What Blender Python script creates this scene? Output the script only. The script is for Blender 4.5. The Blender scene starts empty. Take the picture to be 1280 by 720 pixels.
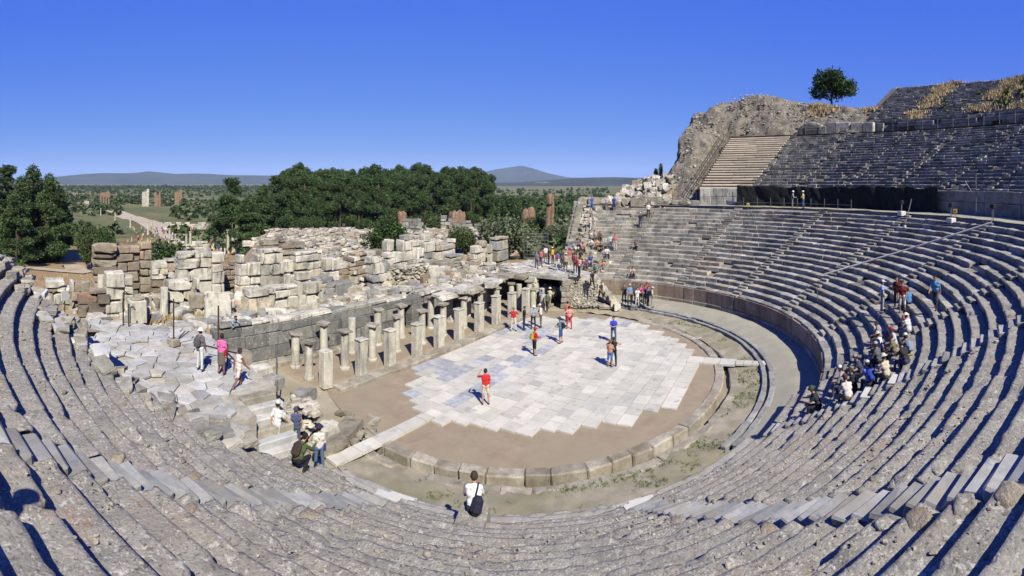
import bpy, math, random
import numpy as np
from mathutils import Vector, Matrix, Euler
R = math.radians
sc = bpy.context.scene
col = sc.collection

# ------------------------------------------------------------------ camera
# frame: origin = centre of the orchestra circle, X along the stage front, Y from the seats towards the stage, Z up
FP, YH, EYE = 620.0, 228.0, 10.8                 # pixels per radian of the 1280 px panorama, horizon row, eye height
TH = R(57.7)
E1 = np.array([math.cos(TH), math.sin(TH)]); E2 = np.array([-math.sin(TH), math.cos(TH)])
CC = np.array([0.5, 30.4])                       # orchestra centre seen from the camera (right, forward)
CAM = (-float(CC @ E1), -float(CC @ E2))
cd = bpy.data.cameras.new('camera'); cam = bpy.data.objects.new('camera', cd); col.objects.link(cam)
cam.location = (CAM[0], CAM[1], EYE); cam.rotation_euler = (R(90), 0, -TH)
cd.type = 'PANO'; cd.panorama_type = 'CENTRAL_CYLINDRICAL'
cd.central_cylindrical_range_u_min = -640 / FP; cd.central_cylindrical_range_u_max = 640 / FP
cd.central_cylindrical_range_v_min = -(720 - YH) / FP; cd.central_cylindrical_range_v_max = YH / FP
cd.central_cylindrical_radius = 1.0
cd.clip_start = 0.05; cd.clip_end = 40000
sc.camera = cam

# ------------------------------------------------------------------ sky, sun, exposure
SKY_R, SKY_G, SKY_B = (.80, .165), (.60, .405), (.05, 3.2)
SUN_AZ, SUN_EL = R(236), R(44)                   # direction towards the sun
w = bpy.data.worlds.new('World'); sc.world = w; w.use_nodes = True
nt = w.node_tree
sky = nt.nodes.new('ShaderNodeTexSky'); sky.sky_type = 'NISHITA'; sky.sun_disc = False
sky.sun_elevation = SUN_EL; sky.sun_rotation = R(90) - SUN_AZ
sky.air_density = 1.0; sky.dust_density = 0.0; sky.ozone_density = 1.5; sky.altitude = 0
bg = nt.nodes['Background']; bg.inputs['Strength'].default_value = 0.1
sep = nt.nodes.new('ShaderNodeSeparateColor'); cmb = nt.nodes.new('ShaderNodeCombineColor'); nt.links.new(sky.outputs[0], sep.inputs[0])
for ch, (g_, k_) in enumerate(((SKY_R), (SKY_G), (SKY_B))):      # the photograph's strongly saturated blue, one tone curve for the whole sky
    pw = nt.nodes.new('ShaderNodeMath'); pw.operation = 'POWER'; pw.inputs[1].default_value = g_; nt.links.new(sep.outputs[ch], pw.inputs[0])
    ml = nt.nodes.new('ShaderNodeMath'); ml.operation = 'MULTIPLY'; ml.inputs[1].default_value = k_; nt.links.new(pw.outputs[0], ml.inputs[0]); nt.links.new(ml.outputs[0], cmb.inputs[ch])
nt.links.new(cmb.outputs[0], bg.inputs['Color'])
sl = bpy.data.lights.new('sun', 'SUN'); sl.energy = 5.0; sl.angle = R(0.5); sl.color = (1.0, 0.935, 0.775)
so = bpy.data.objects.new('sun', sl); col.objects.link(so)
sd = Vector((math.cos(SUN_AZ) * math.cos(SUN_EL), math.sin(SUN_AZ) * math.cos(SUN_EL), math.sin(SUN_EL)))
so.rotation_euler = sd.to_track_quat('Z', 'Y').to_euler(); so.location = (0, 0, 60)
sc.view_settings.view_transform = 'Standard'; sc.view_settings.look = 'None'
sc.view_settings.exposure = 1.2; sc.view_settings.gamma = 1.0; sc.view_settings.use_curve_mapping = False
sc.cycles.use_denoising = True
sc.cycles.max_bounces = 6; sc.cycles.diffuse_bounces = 3; sc.cycles.glossy_bounces = 2
sc.cycles.transparent_max_bounces = 8; sc.cycles.volume_bounces = 0

# ------------------------------------------------------------------ measuring helpers
def pt(x, y, z=0.0, Y=None, d=None):
    """a point of the place from its bearing and drop in the survey picture: on level z, on the plane Y, or d metres off"""
    a = (x - 640) / FP; s = np.array([math.sin(a), math.cos(a)])
    if d is None: d = (Y + CC @ E2) / (s @ E2) if Y is not None else (EYE - z) * FP / (y - YH)
    q = d * s - CC
    return Vector((float(q @ E1), float(q @ E2), EYE - (y - YH) * d / FP))
R0, T, Z0, HR, NR = 17.5, 0.65, 1.8, 0.335, 19    # podium radius, tread, podium height, riser, rows of the lower tier
def cav(r, ang=0):
    if r < R0 and ang > 103 and r > 14.9: return Z0 + HR * math.floor((r - R0) / T)
    if r < R0: return 0.35
    if r < R0 + NR * T: return Z0 + HR * int((r - R0) / T)
    if r < 33: return Z0 + HR * NR
    if r < 47.3: return 10.25 + HR * int((r - 33) / T)
    return 17.7
def hit(x, y):
    a = (x - 640) / FP; s = np.array([math.sin(a), math.cos(a)])
    for d in np.arange(3, 100, .04):
        q = d * s - CC; z = EYE - (y - YH) * d / FP; r = math.hypot(*q)
        ang = math.degrees(math.atan2(-float(q @ E2), float(q @ E1)))
        if r > 12 and z <= cav(r, ang % 360): return Vector((float(q @ E1), float(q @ E2), cav(r, ang % 360)))
def off_seat(x, y, up=.5):                          # a point just above the seats along a bearing
    h_ = hit(x, y); d = math.hypot(h_.x - CAM[0], h_.y - CAM[1]); return pt(x, y, d=d - up)
def pol(r, ang, z=0.0):                            # ang in degrees from +X towards the seats (-Y)
    return Vector((r * math.cos(R(ang)), -r * math.sin(R(ang)), z))

# ------------------------------------------------------------------ noise
def _h(i, j, k, s):
    n = (i * 374761393 + j * 668265263 + k * 1274126177 + s * 362437) & 0xffffffff
    n = ((n ^ (n >> 13)) * 1274126177) & 0xffffffff
    return ((n ^ (n >> 16)) & 0xffff) / 32767.5 - 1.0
def vn(p, s=0):
    p = np.asarray(p, float); i = np.floor(p).astype(np.int64); f = p - i; f = f * f * (3 - 2 * f)
    o = 0
    for dx in (0, 1):
        for dy in (0, 1):
            for dz in (0, 1):
                wgt = (f[:, 0] if dx else 1 - f[:, 0]) * (f[:, 1] if dy else 1 - f[:, 1]) * (f[:, 2] if dz else 1 - f[:, 2])
                o = o + wgt * _h(i[:, 0] + dx, i[:, 1] + dy, i[:, 2] + dz, s)
    return o
def fbm(p, sc_, octv=4, s=0, gain=.5):
    p = np.asarray(p, float) * sc_; o = 0; a = 1; t = 0
    for q in range(octv):
        o = o + a * vn(p, s + q * 17); t += a; a *= gain; p = p * 2.03 + 7.1
    return o / t

# ------------------------------------------------------------------ mesh and object helpers
def mesh(name, v, f, mats=(), smooth=False, mi=None):
    me = bpy.data.meshes.new(name)
    if isinstance(f, np.ndarray):
        v = np.ascontiguousarray(v, dtype=np.float32); f = np.ascontiguousarray(f, dtype=np.int32); n, k = f.shape
        me.vertices.add(len(v)); me.vertices.foreach_set('co', v.ravel())
        me.loops.add(n * k); me.loops.foreach_set('vertex_index', f.ravel())
        me.polygons.add(n); me.polygons.foreach_set('loop_start', np.arange(0, n * k, k, dtype=np.int32))
        me.update(calc_edges=True); me.validate()
    else:
        me.from_pydata([tuple(q) for q in v], [], f)
    for m in mats: me.materials.append(m)
    if mi is not None: me.polygons.foreach_set('material_index', np.asarray(mi, dtype=np.int32))
    if smooth: me.polygons.foreach_set('use_smooth', np.ones(len(me.polygons), dtype=bool))
    me.update()
    return me
def ob(name, me, parent=None, loc=(0, 0, 0), rot=(0, 0, 0), scale=(1, 1, 1)):
    o = bpy.data.objects.new(name, me); col.objects.link(o)
    o.location = loc; o.rotation_euler = rot; o.scale = scale
    if parent is not None: o.parent = parent
    return o
def tag(o, label=None, cat=None, group=None, kind=None):
    if label: o['label'] = label
    if cat: o['category'] = cat
    if group: o['group'] = group
    if kind: o['kind'] = kind
    elif cat: o['kind'] = 'thing'
    return o
def thing(name, label, cat, loc=(0, 0, 0), rz=0, group=None):
    return tag(ob(name, None, None, loc, (0, 0, rz)), label, cat, group)
_cb = {}
def _cbtopo():
    cs = [(x, y, z) for x in (-1, 1) for y in (-1, 1) for z in (-1, 1)]; ix = {c: i for i, c in enumerate(cs)}; F = []
    for a in range(3):
        b, c = [q for q in range(3) if q != a]
        for s in (-1, 1):
            q = []
            for (u, v_) in ((-1, -1), (1, -1), (1, 1), (-1, 1)):
                k = [0, 0, 0]; k[a] = s; k[b] = u; k[c] = v_; q.append(ix[tuple(k)] * 3 + a)
            F.append(q)
        for u in (-1, 1):
            for v_ in (-1, 1):
                k1 = [0, 0, 0]; k1[b] = u; k1[c] = v_; k2 = list(k1); k1[a] = -1; k2[a] = 1
                i1, i2 = ix[tuple(k1)], ix[tuple(k2)]
                F.append([i1 * 3 + b, i2 * 3 + b, i2 * 3 + c, i1 * 3 + c])
    for i in range(8): F.append([i * 3, i * 3 + 1, i * 3 + 2])
    return cs, F
CS, CF = _cbtopo()
_cent = None
def cblock(l, d, h, bev=.03, jit=.01, rg=random):
    """stone block with worn, uneven edges, centred, 44 triangles; with a large jit a fractured lump of stone"""
    global _cent
    if jit >= .05:
        V, F = rg.choice(ROUGH); return V * np.array([l, d, h]), F
    dm = (l / 2, d / 2, h / 2); V = []
    for c in CS:
        j = [rg.uniform(-jit, jit) for _ in range(3)]
        b = bev * rg.uniform(.6, 1.6)
        for a in range(3):
            V.append([c[q] * (dm[q] - (0 if q == a else min(b, dm[q] * .6))) + j[q] + rg.uniform(-jit, jit) * .35 for q in range(3)])
    if _cent is None:
        U = [[c[q] * (1 - (0 if q == a else .2)) for q in range(3)] for c in CS for a in range(3)]
        for f in CF:
            p = [Vector(U[i]) for i in f]; n = (p[1] - p[0]).cross(p[2] - p[0]); m = sum(p, Vector()) / len(p)
            if n.dot(m) < 0: f.reverse()
        _cent = True
    return V, CF
def _rough(seed, n=5):
    rs = np.random.default_rng(seed); ix, V, F = {}, [], []
    def vi(q):
        k = tuple(np.round(q, 4))
        if k not in ix: ix[k] = len(V); V.append(q)
        return ix[k]
    g = np.linspace(-.5, .5, n)
    for a in range(3):
        for s in (-.5, .5):
            u, w_ = [(1, 2), (2, 0), (0, 1)][a]
            for i in range(n - 1):
                for j in range(n - 1):
                    q = []
                    for di, dj in ((0, 0), (1, 0), (1, 1), (0, 1)):
                        c = np.zeros(3); c[a] = s; c[u] = g[i + di]; c[w_] = g[j + dj]; q.append(vi(c))
                    F.append(q if s > 0 else q[::-1])
    P = np.array(V)
    for _ in range(rs.integers(3, 7)):             # broken-off corners and edges
        nrm = np.sign(rs.normal(size=3)) * (.35 + rs.random(3)); nrm[rs.integers(3)] *= rs.choice((.15, 1)); nrm /= np.linalg.norm(nrm)
        o = np.abs(nrm).sum() * .5 * rs.uniform(.66, .93); t = np.maximum(P @ nrm - o, 0); P = P - t[:, None] * nrm
    for ax in range(3): P[:, ax] += .035 * fbm(P + seed * 3.7 + ax * 9, 3.0, 3, seed)
    return P, F
ROUGH = [_rough(s) for s in range(36)]
class MB:
    """collects pieces into one mesh"""
    def __init__(s): s.v, s.f, s.m = [], [], []
    def add(s, V, F, M=None, mi=0):
        o = len(s.v)
        s.v += [tuple(M @ Vector(q)) for q in V] if M is not None else [tuple(q) for q in V]
        s.f += [[i + o for i in f] for f in F]; s.m += [mi] * len(F)
    def box(s, c, size, rz=0, bev=.02, jit=.0, rg=random, mi=0, rx=0, ry=0):
        V, F = cblock(*size, bev=bev, jit=jit, rg=rg)
        s.add(V, F, Matrix.Translation(c) @ Euler((rx, ry, rz)).to_matrix().to_4x4(), mi)
    def tube(s, pts, rad, n=8, mi=0, cap=True):
        pts = [Vector(p) for p in pts]; rad = rad if hasattr(rad, '__len__') else [rad] * len(pts); o = len(s.v)
        for i, p in enumerate(pts):
            t = (pts[min(i + 1, len(pts) - 1)] - pts[max(i - 1, 0)]).normalized()
            u = t.cross(Vector((0, 0, 1)) if abs(t.z) < .9 else Vector((1, 0, 0))).normalized(); v_ = t.cross(u)
            for k in range(n):
                a = 2 * math.pi * k / n
                s.v.append(tuple(p + (u * math.cos(a) + v_ * math.sin(a)) * rad[i]))
        for i in range(len(pts) - 1):
            for k in range(n):
                s.f.append([o + i * n + k, o + (i + 1) * n + k, o + (i + 1) * n + (k + 1) % n, o + i * n + (k + 1) % n]); s.m.append(mi)
        if cap:
            s.f.append([o + k for k in range(n)]); s.f.append([o + (len(pts) - 1) * n + k for k in reversed(range(n))]); s.m += [mi, mi]
    def lathe(s, prof, n=16, M=None, mi=0):
        o = len(s.v)
        for r, z in prof:
            for k in range(n):
                a = 2 * math.pi * k / n; q = Vector((r * math.cos(a), r * math.sin(a), z))
                s.v.append(tuple(M @ q if M is not None else q))
        for i in range(len(prof) - 1):
            for k in range(n):
                s.f.append([o + i * n + k, o + i * n + (k + 1) % n, o + (i + 1) * n + (k + 1) % n, o + (i + 1) * n + k]); s.m.append(mi)
        s.f.append([o + k for k in reversed(range(n))]); s.f.append([o + (len(prof) - 1) * n + k for k in range(n)]); s.m += [mi, mi]
    def me(s, name, mats, smooth=False): return mesh(name, s.v, s.f, mats, smooth, s.m)

# ------------------------------------------------------------------ materials
ALB = .525
def lin(c): return tuple(ALB * ((q / 255) / 12.92 if q <= 10 else ((q / 255 + .055) / 1.055) ** 2.4) for q in c)
class NG:
    def __init__(s, name, rough=.9):
        s.m = bpy.data.materials.new(name); s.m.use_nodes = True; s.t = s.m.node_tree
        s.b = s.t.nodes['Principled BSDF']; s.b.inputs['Roughness'].default_value = rough
        s.b.inputs['Specular IOR Level'].default_value = .25
        s.pos = s.n('ShaderNodeNewGeometry')
    def n(s, t, **k):
        q = s.t.nodes.new(t)
        for a, v in k.items(): setattr(q, a, v)
        return q
    def l(s, a, b): s.t.links.new(a, b)
    def vec(s, scale=(1, 1, 1), obj=False):
        mp = s.n('ShaderNodeMapping'); mp.inputs['Scale'].default_value = scale
        s.l((s.n('ShaderNodeTexCoord').outputs['Object'] if obj else s.pos.outputs['Position']), mp.inputs['Vector']); return mp.outputs[0]
    def noise(s, scale, detail=5, rough=.6, vec=None, dist=0):
        q = s.n('ShaderNodeTexNoise'); q.inputs['Scale'].default_value = scale; q.inputs['Detail'].default_value = detail
        q.inputs['Roughness'].default_value = rough; q.inputs['Distortion'].default_value = dist
        s.l(vec or s.pos.outputs['Position'], q.inputs['Vector']); return q.outputs['Fac']
    def voro(s, scale, vec=None, out='Distance', feature='F1'):
        q = s.n('ShaderNodeTexVoronoi', feature=feature); q.inputs['Scale'].default_value = scale
        s.l(vec or s.pos.outputs['Position'], q.inputs['Vector']); return q.outputs[out]
    def ramp(s, fac, stops):
        q = s.n('ShaderNodeValToRGB'); e = q.color_ramp.elements
        while len(e) < len(stops): e.new(.5)
        for i, (p, c) in enumerate(stops):
            e[i].position = p; e[i].color = (*c, 1) if hasattr(c, '__len__') else (c, c, c, 1)
        s.l(fac, q.inputs[0]); return q.outputs[0]
    def mix(s, fac, a, b, mode='MIX'):
        q = s.n('ShaderNodeMix', data_type='RGBA', blend_type=mode)
        for k, v in ((0, fac), (6, a), (7, b)):
            if hasattr(v, 'is_output') or hasattr(v, 'links'): s.l(v, q.inputs[k])
            elif hasattr(v, '__len__'): q.inputs[k].default_value = (*v, 1)
            else: q.inputs[k].default_value = v
        return q.outputs[2]
    def rnd(s, kind):
        return s.n('ShaderNodeObjectInfo').outputs['Random'] if kind == 'obj' else s.pos.outputs['Random Per Island']
    def col(s, c): s.l(c, s.b.inputs['Base Color'])
    def bump(s, h, strength=.5, dist=.02):
        q = s.n('ShaderNodeBump'); q.inputs['Strength'].default_value = strength; q.inputs['Distance'].default_value = dist
        s.l(h, q.inputs['Height']); s.l(q.outputs[0], s.b.inputs['Normal'])
def stone(name, a, b, stain=None, s=3.0, var=.35, rnd='obj', spots=None, spotscale=22, spotth=.62, streak=None, bscale=45, bump=.6, bdist=.02, rough=.92, tints=None):
    g = NG(name, rough); a, b = lin(a), lin(b)
    c = g.ramp(g.noise(s, 8, .68), [(.32, a), (.68, b)])
    if tints:                                      # some blocks are another stone altogether
        r = g.rnd(rnd); mm = g.n('ShaderNodeMath', operation='MULTIPLY'); mm.inputs[1].default_value = 7.31; g.l(r, mm.inputs[0])
        fr = g.n('ShaderNodeMath', operation='FRACT'); g.l(mm.outputs[0], fr.inputs[0])
        st = [(0, (1, 1, 1))]; p = tints[0]
        rp = g.n('ShaderNodeValToRGB'); rp.color_ramp.interpolation = 'CONSTANT'; e = rp.color_ramp.elements
        tl = tints[1]; e[0].position = 0; e[0].color = (1, 1, 1, 1); e[1].position = 1 - p; e[1].color = (*tl[0], 1)
        for i, t in enumerate(tl[1:]):
            q = e.new(1 - p + p * (i + 1) / len(tl)); q.color = (*t, 1)
        g.l(fr.outputs[0], rp.inputs[0]); c = g.mix(1.0, c, rp.outputs[0], 'MULTIPLY')
    if stain: c = g.mix(g.ramp(g.noise(.7, 6, .7), [(.45, 0.0), (.65, .85)]), c, lin(stain))
    if streak:
        f = g.noise(1.0, 5, .65, g.vec((3, 3, .45)))
        c = g.mix(g.ramp(f, [(.53, 0.0), (.68, .85)]), c, lin(streak))
    if spots:
        for i, sp in enumerate(spots):
            f = g.noise(spotscale * (1 + .6 * i), 3, .55, g.vec((1 + .13 * i, 1, 1)))
            c = g.mix(g.ramp(f, [(spotth, 0.0), (spotth + .05, .9)]), c, lin(sp))
    if rnd:
        v = g.ramp(g.rnd(rnd), [(0, 1 - var), (1, 1 + var * .5)]); c = g.mix(1.0, c, v, 'MULTIPLY')
    g.col(c)
    g.bump(g.noise(bscale, 6, .7), bump, bdist)
    return g.m
def plain(name, c, rough=.8, metal=0, var=.0, s=8):
    g = NG(name, rough); g.b.inputs['Metallic'].default_value = metal
    l = lin(c); d = tuple(q * (1 - var) for q in l)
    if var: g.col(g.ramp(g.noise(s, 5, .6), [(.35, d), (.65, l)]))
    else: g.b.inputs['Base Color'].default_value = (*l, 1)
    return g.m
HAZE = 4.5e-5
M = {}
M['seat'] = stone('seat_stone', (150, 147, 140), (196, 192, 182), (112, 110, 106), 2.5, .34, 'obj', [(212, 208, 198), (84, 82, 80)], 14, .64, bscale=30, bump=.8, bdist=.03, tints=(.3, [(1.15, 1.12, 1.06), (.82, .86, .92), (1.08, .98, .88), (.72, .72, .72)]))
M['seat_isl'] = stone('upper_seat_stone', (122, 121, 118), (168, 165, 158), (92, 92, 92), 2.0, .5, 'isl', [(208, 205, 196)], 9, .62, bscale=25, bump=.7, bdist=.03, tints=(.3, [(1.4, 1.38, 1.32), (.74, .78, .84), (1.2, 1.1, 1.0)]))
M['seat_new'] = stone('restored_seat_stone', (212, 198, 176), (236, 224, 204), None, 2.0, .2, 'isl', None, bscale=25, bump=.4)
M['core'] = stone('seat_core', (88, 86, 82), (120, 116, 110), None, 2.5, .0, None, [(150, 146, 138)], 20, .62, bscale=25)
def conglomerate():
    g = NG('eroded_seat_conglomerate', .95)
    c = g.ramp(g.noise(1.6, 10, .74), [(.3, lin((116, 113, 107))), (.5, lin((146, 143, 136))), (.72, lin((176, 173, 165)))])
    c = g.mix(g.ramp(g.noise(.5, 5, .65), [(.48, 0.0), (.66, .55)]), c, lin((150, 141, 127)))
    wv = g.n('ShaderNodeVectorMath', operation='MULTIPLY_ADD'); nz = g.n('ShaderNodeTexNoise'); nz.inputs['Scale'].default_value = 9; nz.inputs['Detail'].default_value = 4
    g.l(g.pos.outputs['Position'], nz.inputs['Vector']); wv.inputs[1].default_value = (.12, .12, .12); g.l(nz.outputs['Color'], wv.inputs[0]); g.l(g.pos.outputs['Position'], wv.inputs[2])
    pv = g.voro(17, wv.outputs[0], 'Color'); pb = g.ramp(pv, [(.0, lin((90, 87, 83))), (.4, lin((138, 134, 127))), (.7, lin((166, 157, 146))), (1, lin((212, 209, 202)))])
    dens = g.ramp(g.noise(1.3, 7, .75), [(.46, .0), (.66, .75)])
    c = g.mix(dens, c, pb)
    c = g.mix(g.ramp(g.noise(6.5, 7, .7, dist=.4), [(.57, 0.0), (.63, .8)]), c, lin((202, 199, 191)))
    sp = g.mix(1.0, g.ramp(g.noise(22, 5, .65), [(.56, 0.0), (.62, .9)]), g.ramp(g.noise(.8, 6, .7, g.vec((1, 1.1, 1.6))), [(.42, .08), (.62, 1.0)]), 'MULTIPLY')
    c = g.mix(sp, c, lin((216, 212, 203)))
    c = g.mix(g.ramp(g.noise(15, 5, .65, g.vec((1, 1, 1.4))), [(.58, 0.0), (.64, .85)]), c, lin((84, 80, 75)))
    c = g.mix(g.ramp(g.noise(46, 3, .6), [(.6, 0.0), (.66, .6)]), c, lin((120, 112, 104)))
    c = g.mix(g.ramp(g.noise(4.2, 8, .75, g.vec((1, 1.2, 1))), [(.58, 0.0), (.65, .75)]), c, lin((92, 87, 81)))
    c = g.mix(g.ramp(g.noise(.9, 7, .78, g.vec((1.3, 1, 1))), [(.58, 0.0), (.68, .6)]), c, lin((158, 128, 108)))
    g.col(c)
    h = g.mix(.35, g.noise(10, 10, .78), g.ramp(g.voro(17, wv.outputs[0]), [(0, 1.0), (.6, 0.0)]))
    g.bump(h, .6, .035); return g.m
M['cong'] = conglomerate()
M['lump'] = stone('brown_rubble_concrete', (140, 130, 116), (182, 172, 156), (150, 132, 114), 5, .2, 'obj', [(204, 199, 190), (104, 98, 90)], 16, .62, bscale=16, bump=1.0, bdist=.05)
M['step'] = stone('blue_grey_marble_step', (140, 143, 147), (182, 182, 180), (150, 145, 134), 3, .3, 'obj', [(122, 132, 152)], 5, .64, bscale=40, bump=.3, tints=(.2, [(1.3, 1.28, 1.22), (1.15, 1.12, 1.06), (.82, .85, .9)]))
M['step_far'] = stone('grey_stone_step', (132, 130, 124), (178, 174, 164), (104, 102, 98), 3, .35, 'obj', [(90, 88, 86)], 9, .62, bscale=30, bump=.6, tints=(.2, [(1.25, 1.22, 1.15), (.75, .75, .75)]))
M['step_isl'] = stone('pale_stone_step', (120, 118, 112), (176, 173, 164), None, 3, .5, 'isl', None, bscale=40, bump=.3, tints=(.35, [(1.45, 1.42, 1.36), (.7, .7, .7)]))
M['tile'] = stone('white_marble_tile', (196, 193, 184), (218, 214, 204), None, 1.4, .16, 'obj', [(180, 180, 176)], 1.6, .60, bscale=60, bump=.1, rough=.7, tints=(.22, [(.9, .91, .92), (.86, .88, .9), (.95, .95, .93)]))
M['tile_blue'] = stone('blue_veined_marble_tile', (148, 154, 166), (202, 203, 204), None, 2.6, .2, 'obj', None, bscale=60, bump=.1, rough=.7)
M['curb'] = stone('worn_kerb_stone', (150, 144, 132), (192, 186, 172), (128, 118, 100), 3, .25, 'obj', [(110, 108, 102)], 12, .62, bscale=25, bump=.8, bdist=.04)
M['gutter'] = stone('blue_grey_gutter_stone', (124, 127, 130), (168, 168, 165), None, 3, .25, 'obj', None, bscale=30, bump=.6)
M['podium'] = stone('pinkish_podium_slab', (150, 132, 116), (182, 164, 146), (138, 122, 108), 2, .22, 'obj', None, streak=(108, 100, 92), bscale=30, bump=.4)
M['stagew'] = stone('dark_grey_marble', (104, 106, 106), (150, 150, 147), None, 2.2, .3, 'obj', [(184, 182, 174)], 9, .62, streak=(78, 79, 80), bscale=30, bump=.5, tints=(.25, [(1.45, 1.4, 1.32), (.78, .78, .8)]))
M['ruin'] = stone('weathered_white_marble', (200, 195, 183), (232, 228, 217), (138, 137, 133), 2.0, .2, 'obj', [(150, 148, 142)], 6, .65, streak=(92, 92, 92), bscale=18, bump=.8, bdist=.04, tints=(.2, [(.74, .75, .76), (1.0, .93, .82), (.86, .86, .85)]))
M['ruin_isl'] = stone('weathered_marble_rubble', (168, 162, 150), (222, 216, 202), (136, 132, 126), 2.0, .4, 'isl', [(130, 128, 124)], 8, .64, bscale=25, bump=.7, bdist=.03, tints=(.18, [(.65, .67, .7), (1.0, .87, .75)]))
M['brown'] = stone('brown_sandstone_block', (142, 128, 112), (184, 168, 148), (124, 118, 112), 3, .3, 'obj', [(196, 188, 174)], 12, .64, bscale=25, bump=.9, bdist=.04, tints=(.3, [(1.1, .82, .7), (.82, .85, .9), (1.12, 1.08, 1.0)]))
M['brick'] = stone('red_brick_masonry', (122, 92, 74), (164, 132, 110), (112, 104, 94), 2.5, .25, 'isl', [(186, 170, 150), (80, 66, 56)], 3, .6, bscale=5, bump=1.0, bdist=.15)
M['column'] = stone('pale_marble_column', (178, 174, 162), (214, 210, 198), None, 3, .2, 'obj', [(140, 140, 136)], 14, .64, streak=(120, 120, 118), bscale=30, bump=.5)
M['rock'] = stone('grey_rubble_rock', (112, 106, 96), (166, 158, 144), (92, 88, 82), 1.2, .0, None, [(186, 180, 168), (70, 66, 60)], 4.5, .6, bscale=6, bump=1.0, bdist=.25)
M['rubble'] = stone('pale_rubble', (150, 144, 132), (208, 202, 190), None, 1.6, .4, 'isl', None, bscale=15, bump=.7, bdist=.05)
def earth(name, a, b, c3, dots, s=1.2, bump=.5):
    g = NG(name, .97)
    c = g.ramp(g.noise(s, 8, .7), [(.3, lin(a)), (.7, lin(b))])
    c = g.mix(g.ramp(g.noise(.35, 5, .6), [(.42, 0.0), (.62, .8)]), c, lin(c3))
    c = g.mix(g.ramp(g.noise(16, 4, .6), [(.66, 0.0), (.72, .8)]), c, lin(dots))
    c = g.mix(g.ramp(g.noise(55, 3, .6), [(.3, .0), (.7, .5)]), c, (.5, .5, .5), 'OVERLAY')
    g.col(c); g.bump(g.noise(24, 7, .72), bump, .05); return g.m
M['earth'] = earth('orchestra_earth', (142, 126, 108), (168, 153, 134), (154, 143, 122), (194, 186, 170))
M['sand'] = earth('pale_trodden_earth', (158, 150, 130), (184, 176, 156), (150, 140, 116), (200, 196, 184))
M['ringsoil'] = earth('mossy_ring_soil', (146, 138, 120), (178, 170, 152), (134, 130, 104), (190, 184, 168), 2.0)
M['walk'] = earth('walkway_dust', (150, 146, 132), (176, 172, 158), (158, 156, 140), (196, 192, 180))
M['dirt'] = earth('stage_ruin_dirt', (156, 142, 120), (190, 180, 160), (160, 134, 108), (214, 208, 196), 1.5, .8)
def terrain_mat():
    g = NG('plain_ground', 1.0)
    c = g.ramp(g.noise(.02, 8, .68), [(.3, lin((84, 92, 54))), (.48, lin((118, 116, 74))), (.62, lin((156, 138, 100)))])
    c = g.mix(g.ramp(g.noise(.004, 7, .6), [(.42, 0.0), (.54, .85)]), c, lin((84, 96, 56)))
    c = g.mix(g.ramp(g.noise(.07, 7, .72), [(.5, 0.0), (.62, .85)]), c, lin((54, 68, 36)))
    near = g.n('ShaderNodeVectorMath', operation='LENGTH'); g.l(g.pos.outputs['Position'], near.inputs[0])
    nf = g.n('ShaderNodeMapRange'); nf.inputs[1].default_value = 70; nf.inputs[2].default_value = 150; nf.inputs[3].default_value = .9; nf.inputs[4].default_value = 0; g.l(near.outputs['Value'], nf.inputs[0])
    dirt = g.ramp(g.noise(.12, 8, .7), [(.35, lin((146, 116, 86))), (.55, lin((172, 144, 108))), (.7, lin((138, 132, 88)))])
    c = g.mix(nf.outputs[0], c, dirt)                  # trodden, bare soil round the theatre
    c = g.mix(g.ramp(g.noise(1.2, 6, .7), [(.45, .0), (.8, .4)]), c, lin((178, 156, 120)))
    g.col(c); g.bump(g.noise(2.5, 7, .7), .6, .3); return g.m
M['ground'] = terrain_mat()
M['mount'] = stone('scrub_mountain', (44, 56, 44), (84, 86, 74), None, .0025, .0, None, [(150, 144, 130)], .004, .68, bscale=.01, bump=1, bdist=60)
M['road'] = earth('gravel_path', (170, 160, 142), (196, 188, 172), (176, 160, 140), (206, 200, 190))
M['paving'] = stone('blue_white_crazy_paving', (176, 178, 180), (212, 211, 206), (150, 146, 138), 2.0, .22, 'obj', [(164, 170, 178)], 4, .62, bscale=40, bump=.3, tints=(.25, [(.85, .87, .92), (1.0, .94, .85), (.8, .8, .78)]))
def leafm(name, a, b, var=.5):
    g = NG(name, .75); r = g.rnd('isl')
    c = g.ramp(r, [(0, lin(a)), (1, lin(b))])
    c = g.mix(1.0, c, g.ramp(g.noise(.5, 3, .6), [(.35, 1 - var), (.65, 1.15)]), 'MULTIPLY'); g.col(c)
    return g.m
M['pine'] = leafm('pine_needles', (40, 64, 36), (88, 114, 62))
M['pine2'] = leafm('pale_pine_needles', (48, 72, 40), (98, 122, 68))
M['olive'] = leafm('olive_leaves', (82, 98, 72), (124, 134, 100))
M['bush'] = leafm('bush_leaves', (46, 66, 34), (92, 108, 58))
M['fig'] = leafm('dark_tree_leaves', (34, 58, 28), (76, 104, 48))
M['straw'] = leafm('dry_grass', (168, 146, 108), (206, 186, 146), .3)
M['weed'] = leafm('green_weeds', (86, 104, 50), (130, 142, 78), .3)
M['bark'] = stone('tree_bark', (70, 60, 50), (104, 92, 80), None, 4, .2, 'obj', None, bscale=10, bump=1)
M['steel'] = plain('galvanised_steel', (150, 152, 156), .5, .6, .2)
M['rust'] = plain('rusty_iron', (96, 66, 50), .8, .2, .4, 20)
M['iron'] = plain('dark_iron', (52, 52, 54), .6, .4, .2)
M['wood'] = plain('grey_wood', (118, 106, 92), .85, 0, .3, 10)
M['yellow'] = plain('yellow_sign', (214, 190, 70), .6); M['red'] = plain('red_sign', (178, 66, 60), .6)
M['whitep'] = plain('white_paint', (222, 222, 218), .6, 0, .1)
M['black'] = plain('black_plastic', (28, 28, 30), .6)

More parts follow.
